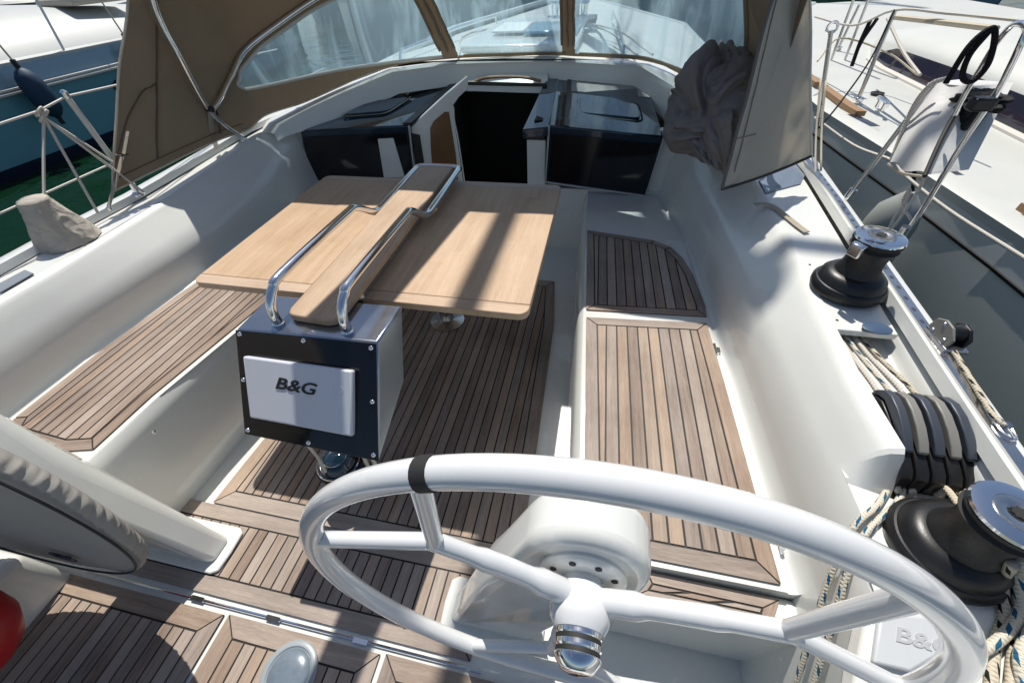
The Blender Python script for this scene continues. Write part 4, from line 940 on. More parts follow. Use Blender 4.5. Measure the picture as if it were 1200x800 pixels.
for a,b in ((.022,.012),(-.02,.016),(.008,.042)):
    m=MB(); m.lathe([(.005,0),(.004,.002)],10,frame(cp+t_*a+V((-.0245,0,b)),(0,1,0),(0,0,-1))); obj('rivet',m,CHR,car)
sh=thing('rope_shackle','steel wire loop shackle on the starboard toe rail near the right edge','shackle',tuple(P(1180,500,z=.84)))
m=MB(); sc=P(1178,502,z=.822); m.tube([sc+V((.022*math.cos(a)*.5,.026*math.sin(a),0)) for a in [i*math.pi/12 for i in range(24)]],.0026,6,closed=True); obj('wire_loop',m,CHR,sh)
m=MB(); m.lathe([(.007,0),(.007,.05),(.004,.055)],12,frame(P(1182,497,z=.828),(0,0,1),(1,0,0))@Matrix.Rotation(R(-75),4,'Y')); obj('turnbuckle',m,STEEL,sh)
# B&G instrument pod
pod=thing('helm_instrument','white instrument pod with pressed lettering under the wheel rim by the starboard coaming','instrument pod',tuple(P(1070,760,z=.6)))
pc=[P(1030,697,z=.64),P(1072,690,z=.64),P(1112,730,z=.63),P(1118,775,z=.60),P(1100,830,z=.56),P(1010,815,z=.56)]
nn=V((0,-.15,1)).normalized(); px0=P(1060,750,z=.705)
def podp(px,py):
    q=ray(px,py); return CAM+q*((px0-CAM).dot(nn)/q.dot(nn))
pts=[podp(a,b) for a,b in ((1022,703),(1032,697),(1078,693),(1104,712),(1116,745),(1114,785),(1096,812),(1060,840),(1000,826),(1006,780))]
m=MB(); m.prism(pts,nn*-.05); obj('pod_body',m,GEL,pod,bev=.012,seg=4)
pts=[podp(a,b) for a,b in ((1026,716),(1088,722),(1106,742),(1101,764),(1062,787),(1018,776))]
m=MB(); m.prism(pts,nn*.012); cvr=obj('pod_cover',m,mat('grey_white_abs',(.55,.57,.58),.3,coat=.2),pod,bev=.005,seg=3)
tx=(podp(1092,757)-podp(1052,746)).normalized(); tp=podp(1074,751)+nn*.0124
text('B&G',frame(tp,tx,nn.cross(tx)),SMARK,cvr,'lettering',.031,.001,.25,1.38,bold=.02)
# ================================================================== PORT LIFELINES
def tube_thing(name,pts,r,mt,lab,cat,grp=None,sm=0,n=10):
    m=MB(); m.tube(pts,r,n,sm=sm); return obj(name,m,mt,None,loc=tuple(V(pts[0])),label=lab,cat=cat,group=grp)
st=P(78,113,x=-1.50); 
s_=thing('stanchion','white stanchion holding the port lifelines beside the sprayhood edge','stanchion',(-1.5,st.y,.75))
m=MB(); m.tube([(-1.50,st.y,.75),(-1.50,st.y,st.z+.012)],.0115,12); obj('stanchion_post',m,PIPE,s_)
m=MB(); m.lathe([(.03,0),(.03,.008),(.015,.02),(.015,.06)],16,Matrix.Translation((-1.5,st.y,.752))); obj('stanchion_foot',m,CHR,s_)
m=MB(); m.lathe([(.0125,-.015),(.0135,-.005),(.0135,.008),(.006,.016)],12,Matrix.Translation((-1.50,st.y,st.z+.008))); obj('stanchion_cap',m,CHR,s_)
st2y=st.y+2.1
ll=thing('lifeline','pair of pale coated lifeline wires along the port side','lifeline',(-1.5,st.y,st.z))
K=P(0,145,x=-1.52); K2=P(46,130,x=-1.505)
m=MB(); m.tube([K+(K-K2)*3,K,K2,st,P(150,97,x=-1.51),P(150,97,x=-1.51)+(P(150,97,x=-1.51)-st)*4],.0045,6); obj('upper_wire',m,PIPE,ll)
a=P(0,250,x=-1.5); b=P(130,192,x=-1.5)
m=MB(); m.tube([a+(a-b)*2,a,b,b+(b-a)*4],.0042,6); obj('lower_wire',m,PIPE,ll)
kn=P(46,131,x=-1.505)
m=MB()
for i,(q,ra) in enumerate((((0,0,0),.016),((0,.012,-.012),.014),((.004,-.008,-.022),.013))):
    m.tube([kn+V(q)+V((.9*ra*math.cos(t),ra*1.1*math.sin(t),ra*.8*math.sin(t+1))) for t in [j*math.pi/8 for j in range(16)]],.0055,6,closed=True)
lash=thing('rope_lashing','knotted pale rope lashing hanging from the upper port lifeline','rope',tuple(kn))
obj('knot',m,ROPEW,lash)
for e in ((52,245),(115,250),(132,190),(142,205),(168,225)):
    m=MB(); q=P(*e,x=-1.46) if e[0]<100 else P(*e,x=-1.44)
    m.tube([kn+V((0,0,-.02)),kn.lerp(q,.5)+V((0,.0,-.008)),q],.0055,6,sm=5); obj('rope_strand',m,ROPEW,lash)
# ================================================================== STARBOARD STANCHIONS, BAG
gs='stanchions and gate tubes along the starboard side'
def stan(name,b,t,r,lab):
    s_=thing(name,lab,'stanchion',tuple(b),gs)
    m=MB(); m.tube([b,t],r,12); obj('stanchion_post',m,STEEL,s_)
    d=(t-b).normalized()
    m=MB(); m.tube([b-d*.01,b+d*.05],r*1.7,12); obj('stanchion_foot',m,CHR,s_)
    return s_
b=P(990,236,z=.80); t=V((b.x+.03,b.y+.02,P(1098,92,x=b.x+.03).z)); 
bt=P(1098,94,y=b.y)
stan('stanchion',b,bt,.008,'pale stanchion leaning behind the white bag, its foot on the toe rail'); 
b2=P(1050,287,z=.815); t2=P(1199,38,y=b2.y-.02)
gate=thing('gate_stanchion','pair of chrome gate tubes joined by a bend, right of the white bag','stanchion',tuple(b2),gs)
t3=P(1172,95,y=b2.y+.10); b3=P(1072,240,z=.95)
yb=b2.y
m=MB(); m.tube([b2,P(1080,247,y=yb),P(1130,165,y=yb),P(1166,112,y=yb),P(1184,78,y=yb),P(1198,48,y=yb),P(1203,34,y=yb+.02),P(1196,28,y=yb+.05),P(1184,32,y=yb+.08),P(1166,53,y=yb+.10),P(1149,81,y=yb+.11),P(1134,105,y=yb+.12),P(1118,135,y=yb+.12)],.0068,12,sm=5); obj('bent_tube',m,CHR,gate)
m=MB(); m.tube([b2,b2.lerp(t2,.12)],.0125,12); obj('tube_socket',m,STEEL,gate)
m=MB(); m.box(tuple(P(1150,122,y=b2.y-.01)),(.05,.03,.03)); obj('tube_clamp',m,BLK,gate,bev=.005)
b4=P(958,150,z=.84); t4=P(974,36,y=b4.y)
stan('stanchion',b4,t4,.009,'stanchion just right of the grey flap, ropes tied to its eye')
m=MB(); tl_=P(974,36,y=b4.y); m.tube([tl_+V((.02*math.cos(a),0,.02*math.sin(a)+.01)) for a in [i*math.pi/8 for i in range(16)]],.006,6,closed=True); obj('stanchion_eye',m,CHR,bpy.data.objects['stanchion.002'] if 'stanchion.002' in bpy.data.objects else None)
bag=thing('rescue_bag','white cloth rescue sling bag with black flap strapped to the starboard gate rail','rescue bag',tuple(P(1080,180,x=1.78)))
X0=1.775
f4=[P(1043,190,x=X0-.04),P(1086,205,x=X0-.05),P(1140,102,x=X0+.08),P(1088,97,x=X0+.08)]
dn=V((.13,.05,0))
def bagp(u,v,d):
    p=f4[0].lerp(f4[1],u).lerp(f4[3].lerp(f4[2],u),v); return p+dn*d
m=MB(); vs=[]
def bagf(u,v):
    p=bagp(u,v,0); b_=.022*math.sin(math.pi*u)*math.sin(math.pi*min(1,v+.15)); return p+V((-b_,-b_*.6,.006*math.sin(9*u+6*v)))
m.grid(bagf,24,30)
back=[f4[i]+dn for i in range(4)]
m.add([tuple(p) for p in (f4[0],f4[1],f4[2],f4[3],*back)],[(0,4,5,1),(1,5,6,2),(2,6,7,3),(3,7,4,0),(4,7,6,5)])
obj('bag_body',m,BAGW,bag,ang=60)
m=MB(); m.tube([f4[1]+V((-.01,-.01,0)),f4[1].lerp(f4[2],.5)+V((-.02,-.014,0)),f4[2]+V((-.01,-.01,0))],.006,8,sm=5); obj('bag_piping',m,RUB,bag)
BC=mat('black_cloth',(.012,.012,.013),.85,bump=.6,bscale=60)
b0_=P(1150,118,x=X0+.09)
def lump(u,v):
    a=2*math.pi*u; ph=math.pi*(v*.98+.01); d=V((math.sin(ph)*math.cos(a),math.sin(ph)*math.sin(a),math.cos(ph)))
    r=.8+.7*bil(d,1.6,1.7)+.3*bil(d,3.4,5.2); ax=(P(1172,120,x=X0+.09)-P(1118,108,x=X0+.09))
    return b0_+ax.normalized()*d.y*.085*r+V((.05,.02,0))*d.x*r+V((0,0,.026))*d.z*r
m=MB(); m.grid(lump,60,40); obj('black_flap',m,BC,bag,ang=180)
def sidef(u,v):
    p=P(1138,112,x=X0+.05).lerp(P(1092,200,x=X0+.04),v).lerp(P(1160,126,x=X0+.10).lerp(P(1104,200,x=X0+.08),v),u); return p+V((-.02,-.02,0))*math.sin(math.pi*u)*(.5+bil(V((u*2,v*3,1)),2,2.2))
m=MB(); m.grid(sidef,16,30); o=obj('side_shade',m,BC,bag,ang=180); q_=o.modifiers.new('Solid','SOLIDIFY'); q_.thickness=.006  # dark sheet standing in for the black shading along the bag
m=MB(); m.tube([f4[0]+V((-.005,-.005,-.004)),f4[0].lerp(f4[1],.5)+V((-.02,-.012,-.01)),f4[1]+V((-.005,-.005,-.004))],.004,6,sm=4); obj('bag_hem',m,WEB,bag)
# black rope coil on the gate rail
cc_=P(1150,75,y=b2.y+.05)
m=MB()
for k in range(2):
    m.tube([P(x_,y_2,y=b2.y+.04+.02*k) for x_,y_2 in ((1108,98),(1135,55),(1160,34),(1166,42),(1158,75),(1140,95),(1128,90),(1136,65),(1160,36))],.0065,8,sm=6)
obj('black_rope_coil',m,ROPEBK,None,loc=tuple(cc_),label='loop of black rope hung over the chrome gate tube above the white bag',cat='rope')
hr=[P(1085,205,x=X0),P(1075,225,x=X0),P(1062,245,x=X0),P(1050,262,x=X0),P(1042,270,x=X0),P(1048,255,x=X0),P(1062,235,x=X0),P(1066,222,x=X0),P(1058,238,x=X0),P(1068,258,x=X0)]
line('rope',hr,.0045,ROPEW,'thin pale rope dangling in loops below the white bag',sm=6)
line('rope',[P(1045,188,x=X0),P(1068,130,x=X0),P(1090,100,x=X0),P(1110,92,x=X0+.02)],.007,ROPEW,'pale rope arching over the top of the white bag')
line('rope',[P(955,138,x=1.9),P(1000,170,x=2.0),P(1045,188,x=2.0),P(1060,205,x=2.0),P(1110,245,x=2.05),P(1200,302,x=2.1),P(1300,365,x=2.15)],.006,ROPEW,'long pale mooring line sagging between the two starboard hulls')
for (a,b_,lab) in (((962,92),(955,215),'thin pale cord hanging beside the grey flap, left one'),((968,95),(962,200),'thin pale cord hanging beside the grey flap, right one')):
    line('rope',[P(*a,x=1.72),P((a[0]+b_[0])/2-2,(a[1]+b_[1])/2,x=1.72),P(*b_,x=1.70)],.004,ROPEC,lab,sm=4)
line('rope',[P(1048,12,x=2.1),P(1020,70,x=2.05),P(985,120,x=1.9),P(960,150,x=1.75)],.004,ROPEBK,'thin black cord slanting down to the flap from the neighbouring yacht')
# ================================================================== MISC near the helm
rb=thing('red_fender','red inflated fender with rounded end at the left edge by the helm','fender',(-.72,-.14,.0))
m=MB(); rc=V((-.745,-.15,.36)); m.lathe([(.001,-.16),(.05,-.15),(.10,-.115),(.13,-.06),(.14,0),(.13,.06),(.10,.115),(.05,.15),(.02,.165),(.018,.19),(.001,.192)],36,Matrix.Translation(rc)); obj('fender_body',m,RED,rb)
m=MB(); m.tube([rc+V((0,0,.18)),rc+V((0,0,.30)),rc+V((-.1,.0,.5))],.006,8,sm=4); obj('fender_lanyard',m,ROPEBK,rb)
dp=P(339,790,z=0.006)
pl=thing('deck_plate','round pale deck plate set in the teak beside the wheel','deck plate',tuple(dp))
m=MB(); m.lathe([(.086,0),(.086,.006),(.080,.010),(.070,.010),(.066,.006)],40,Matrix.Translation(dp)); obj('plate_ring',m,mat('grey_white_plastic',(.30,.34,.36),.35),pl)
m=MB(); m.lathe([(.066,.005),(.060,.011),(.03,.015),(.002,.016)],40,Matrix.Translation(dp)); obj('plate_lens',m,mat('frosted_lens',(.16,.20,.24),.2,coat=.5,var=.35,vscale=30),pl)
# emblem on the after face of the wheel cover
EM=mat('emblem_print',(.03,.03,.045),.7)
er=ray(74,652); ex=CAM+er*((pw+cN*.0205-CAM).dot(cN)/er.dot(cN)); ex-=cN*0.0
e1=-cA; e2=V(cB)
if e2.z<0: e2=-e2
m=MB()
def el(a,r): return ex+e1*(.042*r*math.cos(a))+e2*(.030*r*math.sin(a))
ring=[[el(2*math.pi*k/40,1),el(2*math.pi*k/40,.84)] for k in range(41)]
m.loft(ring)
o=obj('oval_emblem',m,EM,cv,sm=False); q_=o.modifiers.new('Solid','SOLIDIFY'); q_.thickness=.0015
m=MB(); m.tube([el(a,r) for a,r in ((2.5,.6),(2.9,.75),(3.4,.5),(0,.0),(.4,.45),(5.6,.5),(5.2,.2),(.2,.65),(.5,.75))],.0035,6,sm=5); obj('emblem_squiggle',m,EM,cv)
# ================================================================== NEIGHBOUR BOATS
def hull_loft(m,stations,flip=False,mat_=0):
    m.loft(stations,flip=flip,mat=mat_)
def simple_boat(name,lab,loc,L,B,fb,hullm,rz,cabin=True,mastH=0,cat='boat',grp=None,loA=None):
    o=thing(name,lab,cat,loc,grp)
    ys=[i/12 for i in range(13)]
    def hw(t): return B/2*(1 if t<.35 else math.sqrt(max(0,1-((t-.35)/.65)**2.2)))*(.85+.15*min(1,t/.3))
    bw=[]; 
    for t in ys:
        w_=max(.02,hw(t)); y=-L/2+L*t; z=fb*(1+.25*t*t)
        bw.append([(-w_,y,z),(-w_*.97,y,z*.5),(-w_*.8,y-.15*t,0),(-w_*.3,y-.2*t,-.3),(w_*.3,y-.2*t,-.3),(w_*.8,y-.15*t,0),(w_*.97,y,z*.5),(w_,y,z)])
    m=MB(); m.loft(bw,flip=True); m.add(bw[0],[list(range(8))]); obj('hull',m,hullm,o,local=True,ang=50)
    m=MB(); m.loft([[(q[0][0]*1.0,q[0][1],q[0][2]+.003),(0,q[0][1],q[0][2]+.05),(q[7][0],q[7][1],q[7][2]+.003)] for q in bw],flip=True); obj('deck',m,WDECK,o,local=True)
    m=MB(); m.loft([[(s*(abs(q[0][0])+.015),q[0][1],q[0][2]+dz) for dz in (-.08,.02)] for q in bw for s in (1,)]); obj('rub_rail',m,PIPE,o,local=True)
    m=MB(); m.loft([[(-(abs(q[0][0])+.015),q[0][1],q[0][2]+dz) for dz in (-.08,.02)] for q in bw],flip=True); obj('rub_rail',m,PIPE,o,local=True)
    if cabin:
        sec=[]
        for t,h in ((.26,.0),(.30,.50),(.45,.55),(.60,.42),(.72,.0)):
            w_=hw(t)*.66; y=-L/2+L*t; z=fb*(1+.25*t*t)
            sec.append([(-w_,y,z),(-w_*.9,y,z+h*.75),(-w_*.6,y,z+h),(w_*.6,y,z+h),(w_*.9,y,z+h*.75),(w_,y,z)])
        m=MB(); m.loft(sec,flip=True); obj('cabin',m,WDECK,o,local=True,ang=50)
        for s in (-1,1):
            q=[]
            for t,h in ((.32,.5),(.46,.54),(.60,.40)):
                w_=hw(t)*.66; z=fb*(1+.25*t*t); y=-L/2+L*t
                q.append([(s*(w_*.975+.012),y,z+h*.22),(s*(w_*.915+.012),y,z+h*.66)])
            m=MB(); m.loft(q,flip=s>0); obj('cabin_window',m,TINT,o,local=True)
    if mastH:
        m=MB(); m.tube([(0,L*.08,fb),(0,L*.08,fb+mastH)],.08,10); mm=obj('mast',m,STEEL,o,local=True)
        m=MB(); m.tube([(0,L*.07,fb+1.5),(0,-L*.32,fb+1.45)],.13,10); obj('boom',m,NAVY,mm,local=True)
        for s in (-1,1):
            m=MB(); m.tube([(s*B*.44,L*.06,fb),(0,L*.08,fb+mastH*.95)],.012,6); obj('shroud',m,STEEL,mm,local=True)
        m=MB(); m.tube([(0,L*.48,fb*1.25),(0,L*.08,fb+mastH*.95)],.03,6); obj('forestay',m,PIPE,mm,local=True)
    for s in (-1,1):
        pts=[]; 
        for t in (.35,.5,.62,.74,.85,.95,1.0): 
            z=fb*(1+.25*t*t); pts.append((s*max(.03,hw(t)*.95),-L/2+L*t,z+.6))
        m=MB(); m.tube(pts,.014,6); r_=obj('bow_rail',m,STEEL,o,local=True)
        for p in pts[::2]:
            m=MB(); m.tube([p,(p[0],p[1],p[2]-.6)],.012,6); obj('rail_post',m,STEEL,r_,local=True)
    o.rotation_euler.z=rz
    return o
# --- blue motor boat to port (its side towards us faces +x)
LDECK=mat('weathered_white_deck',(.50,.52,.50),.45,var=.08,vscale=3)
mbo=thing('motor_boat','blue grey motor boat with white deck moored off the port side','motor boat',(-9.0,6.0,WZ))
def bside(y): return -7.45-.012*(y-5)**2 if y<9 else -7.45-.012*16-(y-9)**2*.055
ysb=[-9,-6,-3,0,2,3.5,5,6.5,8,9.5,11,12.5,14,15]
def brow(y,prof_): return [(bside(y)+dx,y,z) for dx,z in prof_]
m=MB(); m.loft([brow(y,[(-.10,WZ-.2),(-.05,WZ+.14)]) for y in ysb],flip=False); obj('boot_top',m,NAVYH,mbo)
m=MB(); m.loft([brow(y,[(-.05,WZ+.14),(-.01,.05),(.02,.40)]) for y in ysb]); obj('hull',m,BHULL,mbo,ang=60)
m=MB(); m.loft([brow(y,[(.02,.40),(.06,.405),(.065,.43),(.02,.436)]) for y in ysb],mat=0); obj('rub_rail',m,PIPE,mbo,ang=30)
m=MB(); m.loft([brow(y,[(.03,.452),(.05,.455),(.05,.475),(.03,.48)]) for y in ysb if y>3.4],mat=0); obj('rub_rail',m,PIPE,mbo,ang=30)
m=MB(); m.loft([brow(y,[(.02,.436),(.0,.55),(-.04,.70)]) for y in ysb]); obj('topside',m,BHULL2,mbo,ang=60)
m=MB(); m.loft([brow(y,[(-.04,.70),(-.04,.735),(-.12,.745),(-.35,.735)]) for y in ysb]); obj('gunwale',m,LDECK,mbo,ang=30)
m=MB(); m.loft([brow(y,[(-.35,.735),(-.55,1.0),(-1.1,1.22),(-2.0,1.28),(-3.2,.9)]) for y in [q for q in ysb if q<8]]+[brow(9.5,[(-.35,.735),(-.5,.85),(-.9,1.0),(-1.6,1.05),(-2.6,.8)]),brow(12,[(-.35,.735),(-.4,.76),(-.7,.8),(-1.1,.82),(-1.5,.78)])]); obj('cabin_top',m,LDECK,mbo,ang=60)
m=MB(); m.loft([[(-8.15,y,z0),(-8.35,y-.2,z1)] for y,z0,z1 in ((-3,1.26,1.95),(1.5,1.26,1.95),(3.6,1.25,1.9),(4.6,1.23,1.5),(5.4,1.22,1.26))]); obj('windscreen',m,TINT,mbo)
m=MB(); m.tube([(-8.12,-3,1.98),(-8.12,1.5,1.98),(-8.12,3.6,1.93),(-8.12,5.5,1.25)],.04,8); obj('windscreen_frame',m,LDECK,mbo)
m=MB(); m.box((-8.6,7.6,1.24),(.8,1.1,.10)); obj('sunpad',m,CREAM,mbo,bev=.04,seg=3)
for y in (4.15,6.55,9.0):
    m=MB(); q=[(bside(y)+.004,y-.26,.13),(bside(y)+.004,y+.22,.13),(bside(y)+.016,y+.30,.20),(bside(y)+.020,y+.26,.27),(bside(y)+.020,y-.20,.27),(bside(y)+.014,y-.30,.20)]
    m.prism([(a+.004,b,c) for a,b,c in q],(.012,0,0)); obj('porthole',m,TINT,mbo,bev=.005)
rpts=[(bside(y)-.12,y,1.38) for y in (-8,-4,-1,1,3,5,7,9,11,13,15)]
m=MB(); m.tube(rpts,.024,8,sm=4); br=obj('bow_rail',m,CHR,mbo)
for y in (-3,0.,2.4,4.4,6.1,7.9,9.8,11.8):
    m=MB(); m.tube([(bside(y)-.12,y,1.38),(bside(y)-.10,y-.12,.74)],.017,8); obj('rail_post',m,STEEL,br)
def fender(lab,top,bot,r):
    a,b=V(top),V(bot); d=(b-a); L_=d.length; fr=frame(a,(1,0,0) if abs(d.x)<.9*L_ else (0,1,0),d.cross(V((1,0,0))) ,None); 
    z=d.normalized(); x=V((1,0,0)); x=(x-z*x.dot(z)).normalized(); y=z.cross(x); M=Matrix((x,y,z)).transposed().to_4x4(); M.translation=a
    t=thing('boat_fender',lab,'fender',tuple(a),'navy fenders on the blue motor boat')
    m=MB(); m.lathe([(.02,-.01),(r*.55,.03),(r*.85,.10),(r,.2),(r,L_-.2),(r*.85,L_-.10),(r*.5,L_-.03),(.03,L_)],24,M); obj('fender_body',m,NAVY,t)
    m=MB(); m.lathe([(.028,-.10),(.034,-.09),(.034,.0),(.05,.012)],12,M); m.lathe([(.05,L_-.02),(.03,L_+.01),(.03,L_+.09)],12,M); obj('fender_end',m,RUB,t)
    m=MB(); m.tube([a-z*.09,a-z*.09+V((-.05,.0,.45)),V((bside(a.y)-.12,a.y,1.37))],.012,6); obj('fender_rope',m,ROPEC,t)
ft=P(22,80,x=-7.25); fb_=P(70,132,x=-7.22)
fender('navy cloth covered fender hanging against the blue hull in full view',ft,(ft.x+.03,ft.y,P(70,132,x=-7.2).z-.05),.15)
ft=P(149,48,x=-7.35); fender('navy fender on the blue motor boat half hidden by the sprayhood edge',ft,(ft.x+.03,ft.y,-.15),.15)
# --- boats beyond
gb='boats moored farther off'
simple_boat('moored_boat','white boat lying right behind the blue motor boat',(-14.5,9,WZ),13,3.8,1.25,mat('cream_hull',(.55,.52,.46),.25,coat=.3,var=.05),R(4),grp=gb)
simple_boat('moored_boat','dark hulled boat at the top left behind the others',(-20.5,14,WZ),14,4.0,1.4,mat('dark_hull',(.03,.045,.06),.2,coat=.4),R(-3),grp=gb)
simple_boat('moored_boat','white boat farthest off at the top left',(-27,19,WZ),15,4.2,1.7,GHULL,R(3),grp=gb)
for k,(x,y,hm,lab) in enumerate(((-3.9,15.5,GHULL,'nearest white hulled yacht ahead, close beyond the left sprayhood window'),(3.2,17.5,BHULL2,'nearest pale blue yacht ahead, close beyond the right sprayhood window'),(-7.5,25,GHULL,'white hulled sailing yacht seen through the left sprayhood window'),(-1.2,27,BHULL2,'pale blue hulled yacht ahead, seen left of the mast'),(5.2,26,GHULL,'white hulled yacht ahead, seen through the right sprayhood window'),(-13.5,27,BHULL,'blue hulled yacht ahead at the left edge of the sprayhood window'),(11.5,25,BHULL2,'pale blue hulled yacht ahead to starboard behind the flap'))):
    simple_boat('moored_yacht',lab,(x,y,WZ),12,3.8,1.2,hm,R(180+3*k-6),mastH=14,grp='yachts moored across the fairway')
# --- the white yacht alongside to starboard
ny=thing('neighbour_yacht','white sailing yacht moored alongside to starboard with dark cabin windows','sailing yacht',(4.2,3.0,WZ))
def nside(y): 
    return interp([(-3,2.62),(0,2.57),(1.79,2.485),(2.44,2.425),(3.46,2.30),(4.6,2.30),(6,2.45),(8,3.0),(10,4.1)],y)
ysn=[-3,-1.5,0,1,1.8,2.4,3,3.5,4.2,5,6,7,8,9,10]
NZ=.65
m=MB(); m.loft([[(nside(y)+.22,y,WZ-.2),(nside(y)+.08,y,WZ+.2),(nside(y)+.03,y,.1),(nside(y)+.005,y,NZ-.03)] for y in ysn],flip=True); obj('hull',m,mat('grey_white_topside',(.68,.71,.68),.18,coat=.5,var=.05,vscale=1.5),ny,ang=60)
m=MB(); m.loft([[(nside(y)+.012,y,NZ-.165),(nside(y)+.004,y,NZ-.165),(nside(y)+.000,y,NZ-.15),(nside(y)+.010,y,NZ-.15)] for y in ysn],flip=True); obj('stripe',m,RUB,ny)
m=MB(); m.loft([[(nside(y)+.003,y,NZ-.04),(nside(y)-.006,y,NZ),(nside(y)+.02,y,NZ+.012),(nside(y)+.10,y,NZ+.012),(nside(y)+.13,y,NZ-.01)] for y in ysn],flip=True); obj('toe_rail',m,WDECK,ny,ang=30)
m=MB(); m.loft([[(nside(y)+.12,y,NZ-.012),(nside(y)+.5,y,NZ-.005),(6.2,y,NZ+.02)] for y in ysn],flip=True); obj('deck',m,WDECK,ny)
for ya,yb in ((4.15,5.6),(3.35,4.05),(2.45,2.75),(.3,2.02)):
    m=MB(); n_=5; m.loft([[(nside(lerp(ya,yb,i/n_))+o_,lerp(ya,yb,i/n_),z_) for o_,z_ in ((.125,NZ+.004),(.125,NZ+.035),(.185,NZ+.035),(.185,NZ+.004))] for i in range(n_+1)],closed=True,caps=True); obj('toe_strip',m,TEAKP,ny,ang=30)
def cabx(y): return nside(y)+.62
sec=[]
CXF=lambda y:interp([(-3,3.22),(3,3.18),(5.0,3.19),(5.6,3.35),(6.4,3.8)],y); CH=lambda y:interp([(-3,.17),(4.6,.17),(5.3,.12),(6.4,.02)],y)
for y in (-3,0,1.5,3,4.2,4.8,5.3,5.8,6.4):
    cx_,h=CXF(y),CH(y)
    sec.append([(cx_,y,NZ-.02),(cx_+.008,y,NZ+.01),(cx_+.03,y,NZ+h),(cx_+.055,y,NZ+h+.03),(cx_+.12,y,NZ+h*1.25+.04),(cx_+.5,y,NZ+h*1.7+.05),(cx_+1.1,y,NZ+h*2+.06),(cx_+1.9,y,NZ+h*2+.06)])
m=MB(); m.loft(sec,flip=True); obj('coachroof',m,WDECK,ny,ang=35)
wn=[]
for y in (-2,0,1.5,3,4.0,4.8,5.2):
    cx_,h=CXF(y),CH(y); k=1 if y<5 else .35
    wn.append([(cx_+.004,y,NZ+.015),(cx_+.024,y,NZ+.015+(h-.025)*k)])
m=MB(); m.loft(wn,flip=True); obj('cabin_window',m,TINT,ny)
m=MB(); m.loft([[(p[0][0]-.05,p[0][1],NZ-.004),(p[0][0]-.05,p[0][1],NZ+.012),(p[0][0]+.004,p[0][1],NZ+.016)] for p in wn],flip=True); obj('window_sill',m,PIPE,ny)
def ncleat(p):
    m=MB(); m.tube([p+V((-.02,-.11,.045)),p+V((0,-.05,.05)),p+V((.0,.05,.05)),p+V((.02,.11,.045))],.013,8,sm=4)
    m.tube([p+V((0,-.04,0)),p+V((0,-.04,.05))],.012,8); m.tube([p+V((0,.04,0)),p+V((0,.04,.05))],.012,8); obj('mooring_cleat',m,CHR,ny)
ncleat(P(1030,128,z=NZ+.02))
m=MB(); q=P(1028,110,z=NZ+.004); m.lathe([(.045,0),(.045,.008),(.030,.010),(.026,.004)],24,Matrix.Translation(q)); obj('deck_fitting',m,BLK,ny)
m=MB(); a,b=P(998,134,z=NZ+.0125),P(1026,148,z=NZ+.0125); m.tube([a,b],.030,8,flat=(.05,1)); obj('fairlead_slot',m,TINT,ny)
for (bx,by),(tx_,ty) in (((1005,118),(1049,12)),((982,58),(1007,6))):
    b_=P(bx,by,z=NZ+.01); t_=P(tx_,ty,y=b_.y); 
    m=MB(); m.tube([b_,t_],.0135,8); sp_=obj('stanchion',m,STEEL,ny)
    m=MB(); m.box(tuple(b_+V((0,0,.01))),(.05,.06,.03)); obj('stanchion_foot',m,CHR,sp_,bev=.005)
def nline(pts,r,mt,nm): 
    m=MB(); m.tube(pts,r,6,sm=5); obj(nm,m,mt,ny)
nline([P(955,20,x=2.5),P(1000,30,x=2.55),P(1049,12,x=2.55),P(1110,16,x=2.6),P(1200,25,x=2.7)],.007,ROPEW,'lifeline_wire')
nline([P(1045,20,x=2.6),P(1100,26,x=2.6),P(1168,34,x=2.6)],.014,ROPEC,'lifeline_wire')
nline([P(1040,22,x=2.8),P(1058,60,x=2.75),P(1078,88,x=2.7)],.010,ROPEW,'mooring_line')
nline([P(958,72,x=2.3),P(985,45,x=2.5),P(1040,62,x=2.8),P(1075,88,x=2.9)],.006,ROPEC,'lifeline_wire')
nline([P(1020,24,x=2.6),P(1008,50,x=2.6),P(998,78,x=2.6)],.014,ROPEBK,'black_lashing')
nline([P(1028,22,x=2.62),P(1012,45,x=2.62),P(1004,60,x=2.62)],.012,ROPEBK,'black_lashing')
for x_ in (0,1):
    b_=V((2.9+x_*.12,5.2,NZ)); m=MB(); m.tube([b_,b_+V((-.1,.0,1.4))],.012,6); obj('shroud',m,STEEL,ny)
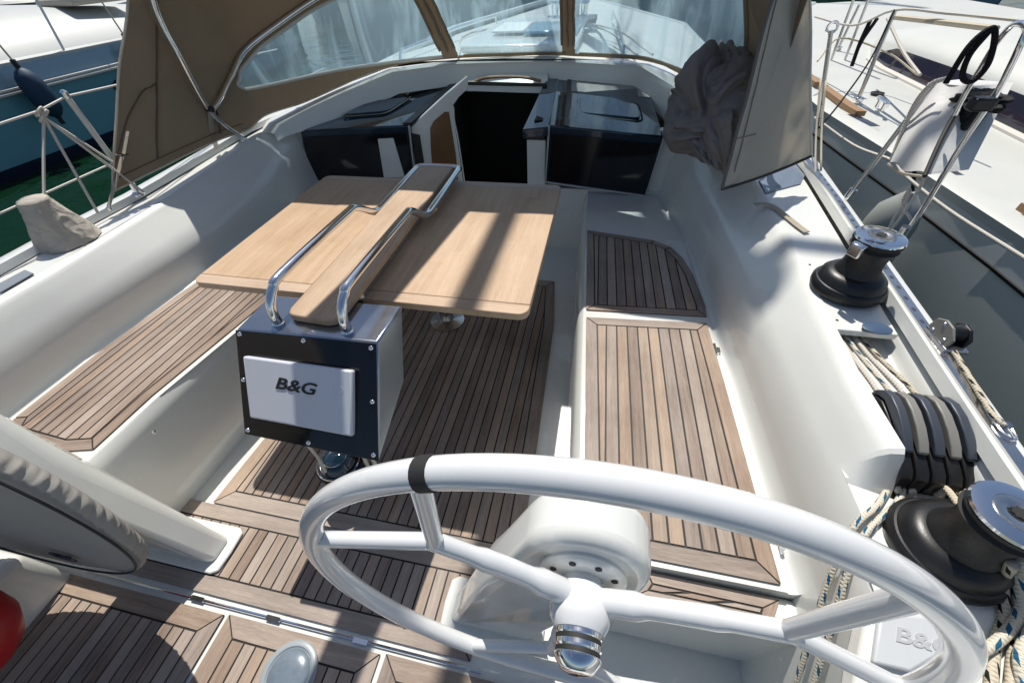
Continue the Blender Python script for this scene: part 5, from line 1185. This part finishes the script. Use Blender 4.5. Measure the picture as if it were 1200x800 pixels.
m=MB(); q=[(nside(y)+.0,y,z) for y,z in ((.75,.22),(1.25,.22),(1.30,.28),(1.25,.34),(.75,.34),(.70,.28))]
m.prism([(nside(1)+.022,b,c) for a,b,c in q],(-.02,0,0)); obj('porthole',m,TINT,ny,bev=.005)
# fender between the hulls
t=thing('boat_fender','pale fender squeezed between the two starboard hulls under the white bag','fender',tuple(P(1050,225,x=2.25)))
fc=P(1052,228,x=2.2); M=Matrix.Translation((2.25,fc.y,fc.z-.35))
m=MB(); m.lathe([(.02,-.45),(.06,-.42),(.095,-.33),(.105,-.2),(.105,.20),(.09,.28),(.05,.33),(.025,.36)],24,M); obj('fender_body',m,mat('grey_vinyl',(.30,.32,.30),.45,var=.1),t)
m=MB(); m.tube([(2.25,fc.y,fc.z+.02),(2.1,fc.y-.02,fc.z+.3)],.008,6); obj('fender_rope',m,ROPEBK,t)
# ================================================================== CAMERA / WORLD / LIGHT
def setup():
    cam=bpy.data.cameras.new('Camera'); co=bpy.data.objects.new('Camera',cam); COL.objects.link(co)
    cam.sensor_width=36; cam.lens=F/1200*36; cam.clip_start=.01; cam.clip_end=2000
    m=Matrix(((_r.x,_r.y,_r.z),(_f.x,_f.y,_f.z),(_u.x,_u.y,_u.z))).to_4x4(); m.translation=CAM; co.matrix_world=m
    scene.camera=co
    wd=bpy.data.worlds.new('World'); scene.world=wd; wd.use_nodes=True; nt=wd.node_tree
    sd=V((-.151,.555,1)).normalized(); el=math.asin(sd.z); az=math.atan2(sd.x,sd.y)
    sk=nt.nodes.new('ShaderNodeTexSky'); sk.sky_type='NISHITA'; sk.sun_disc=False; sk.sun_elevation=el; sk.sun_rotation=az
    bg=nt.nodes['Background']; nt.links.new(sk.outputs[0],bg.inputs[0]); bg.inputs[1].default_value=.08
    l=bpy.data.lights.new('Sun','SUN'); l.energy=4.3; l.angle=R(.5); l.color=(1,.95,.875)
    lo=bpy.data.objects.new('Sun',l); COL.objects.link(lo); lo.rotation_euler=sd.to_track_quat('Z','Y').to_euler()
    vs=scene.view_settings; vs.view_transform='Standard'; vs.look='None'; vs.exposure=.20; vs.gamma=1
setup()
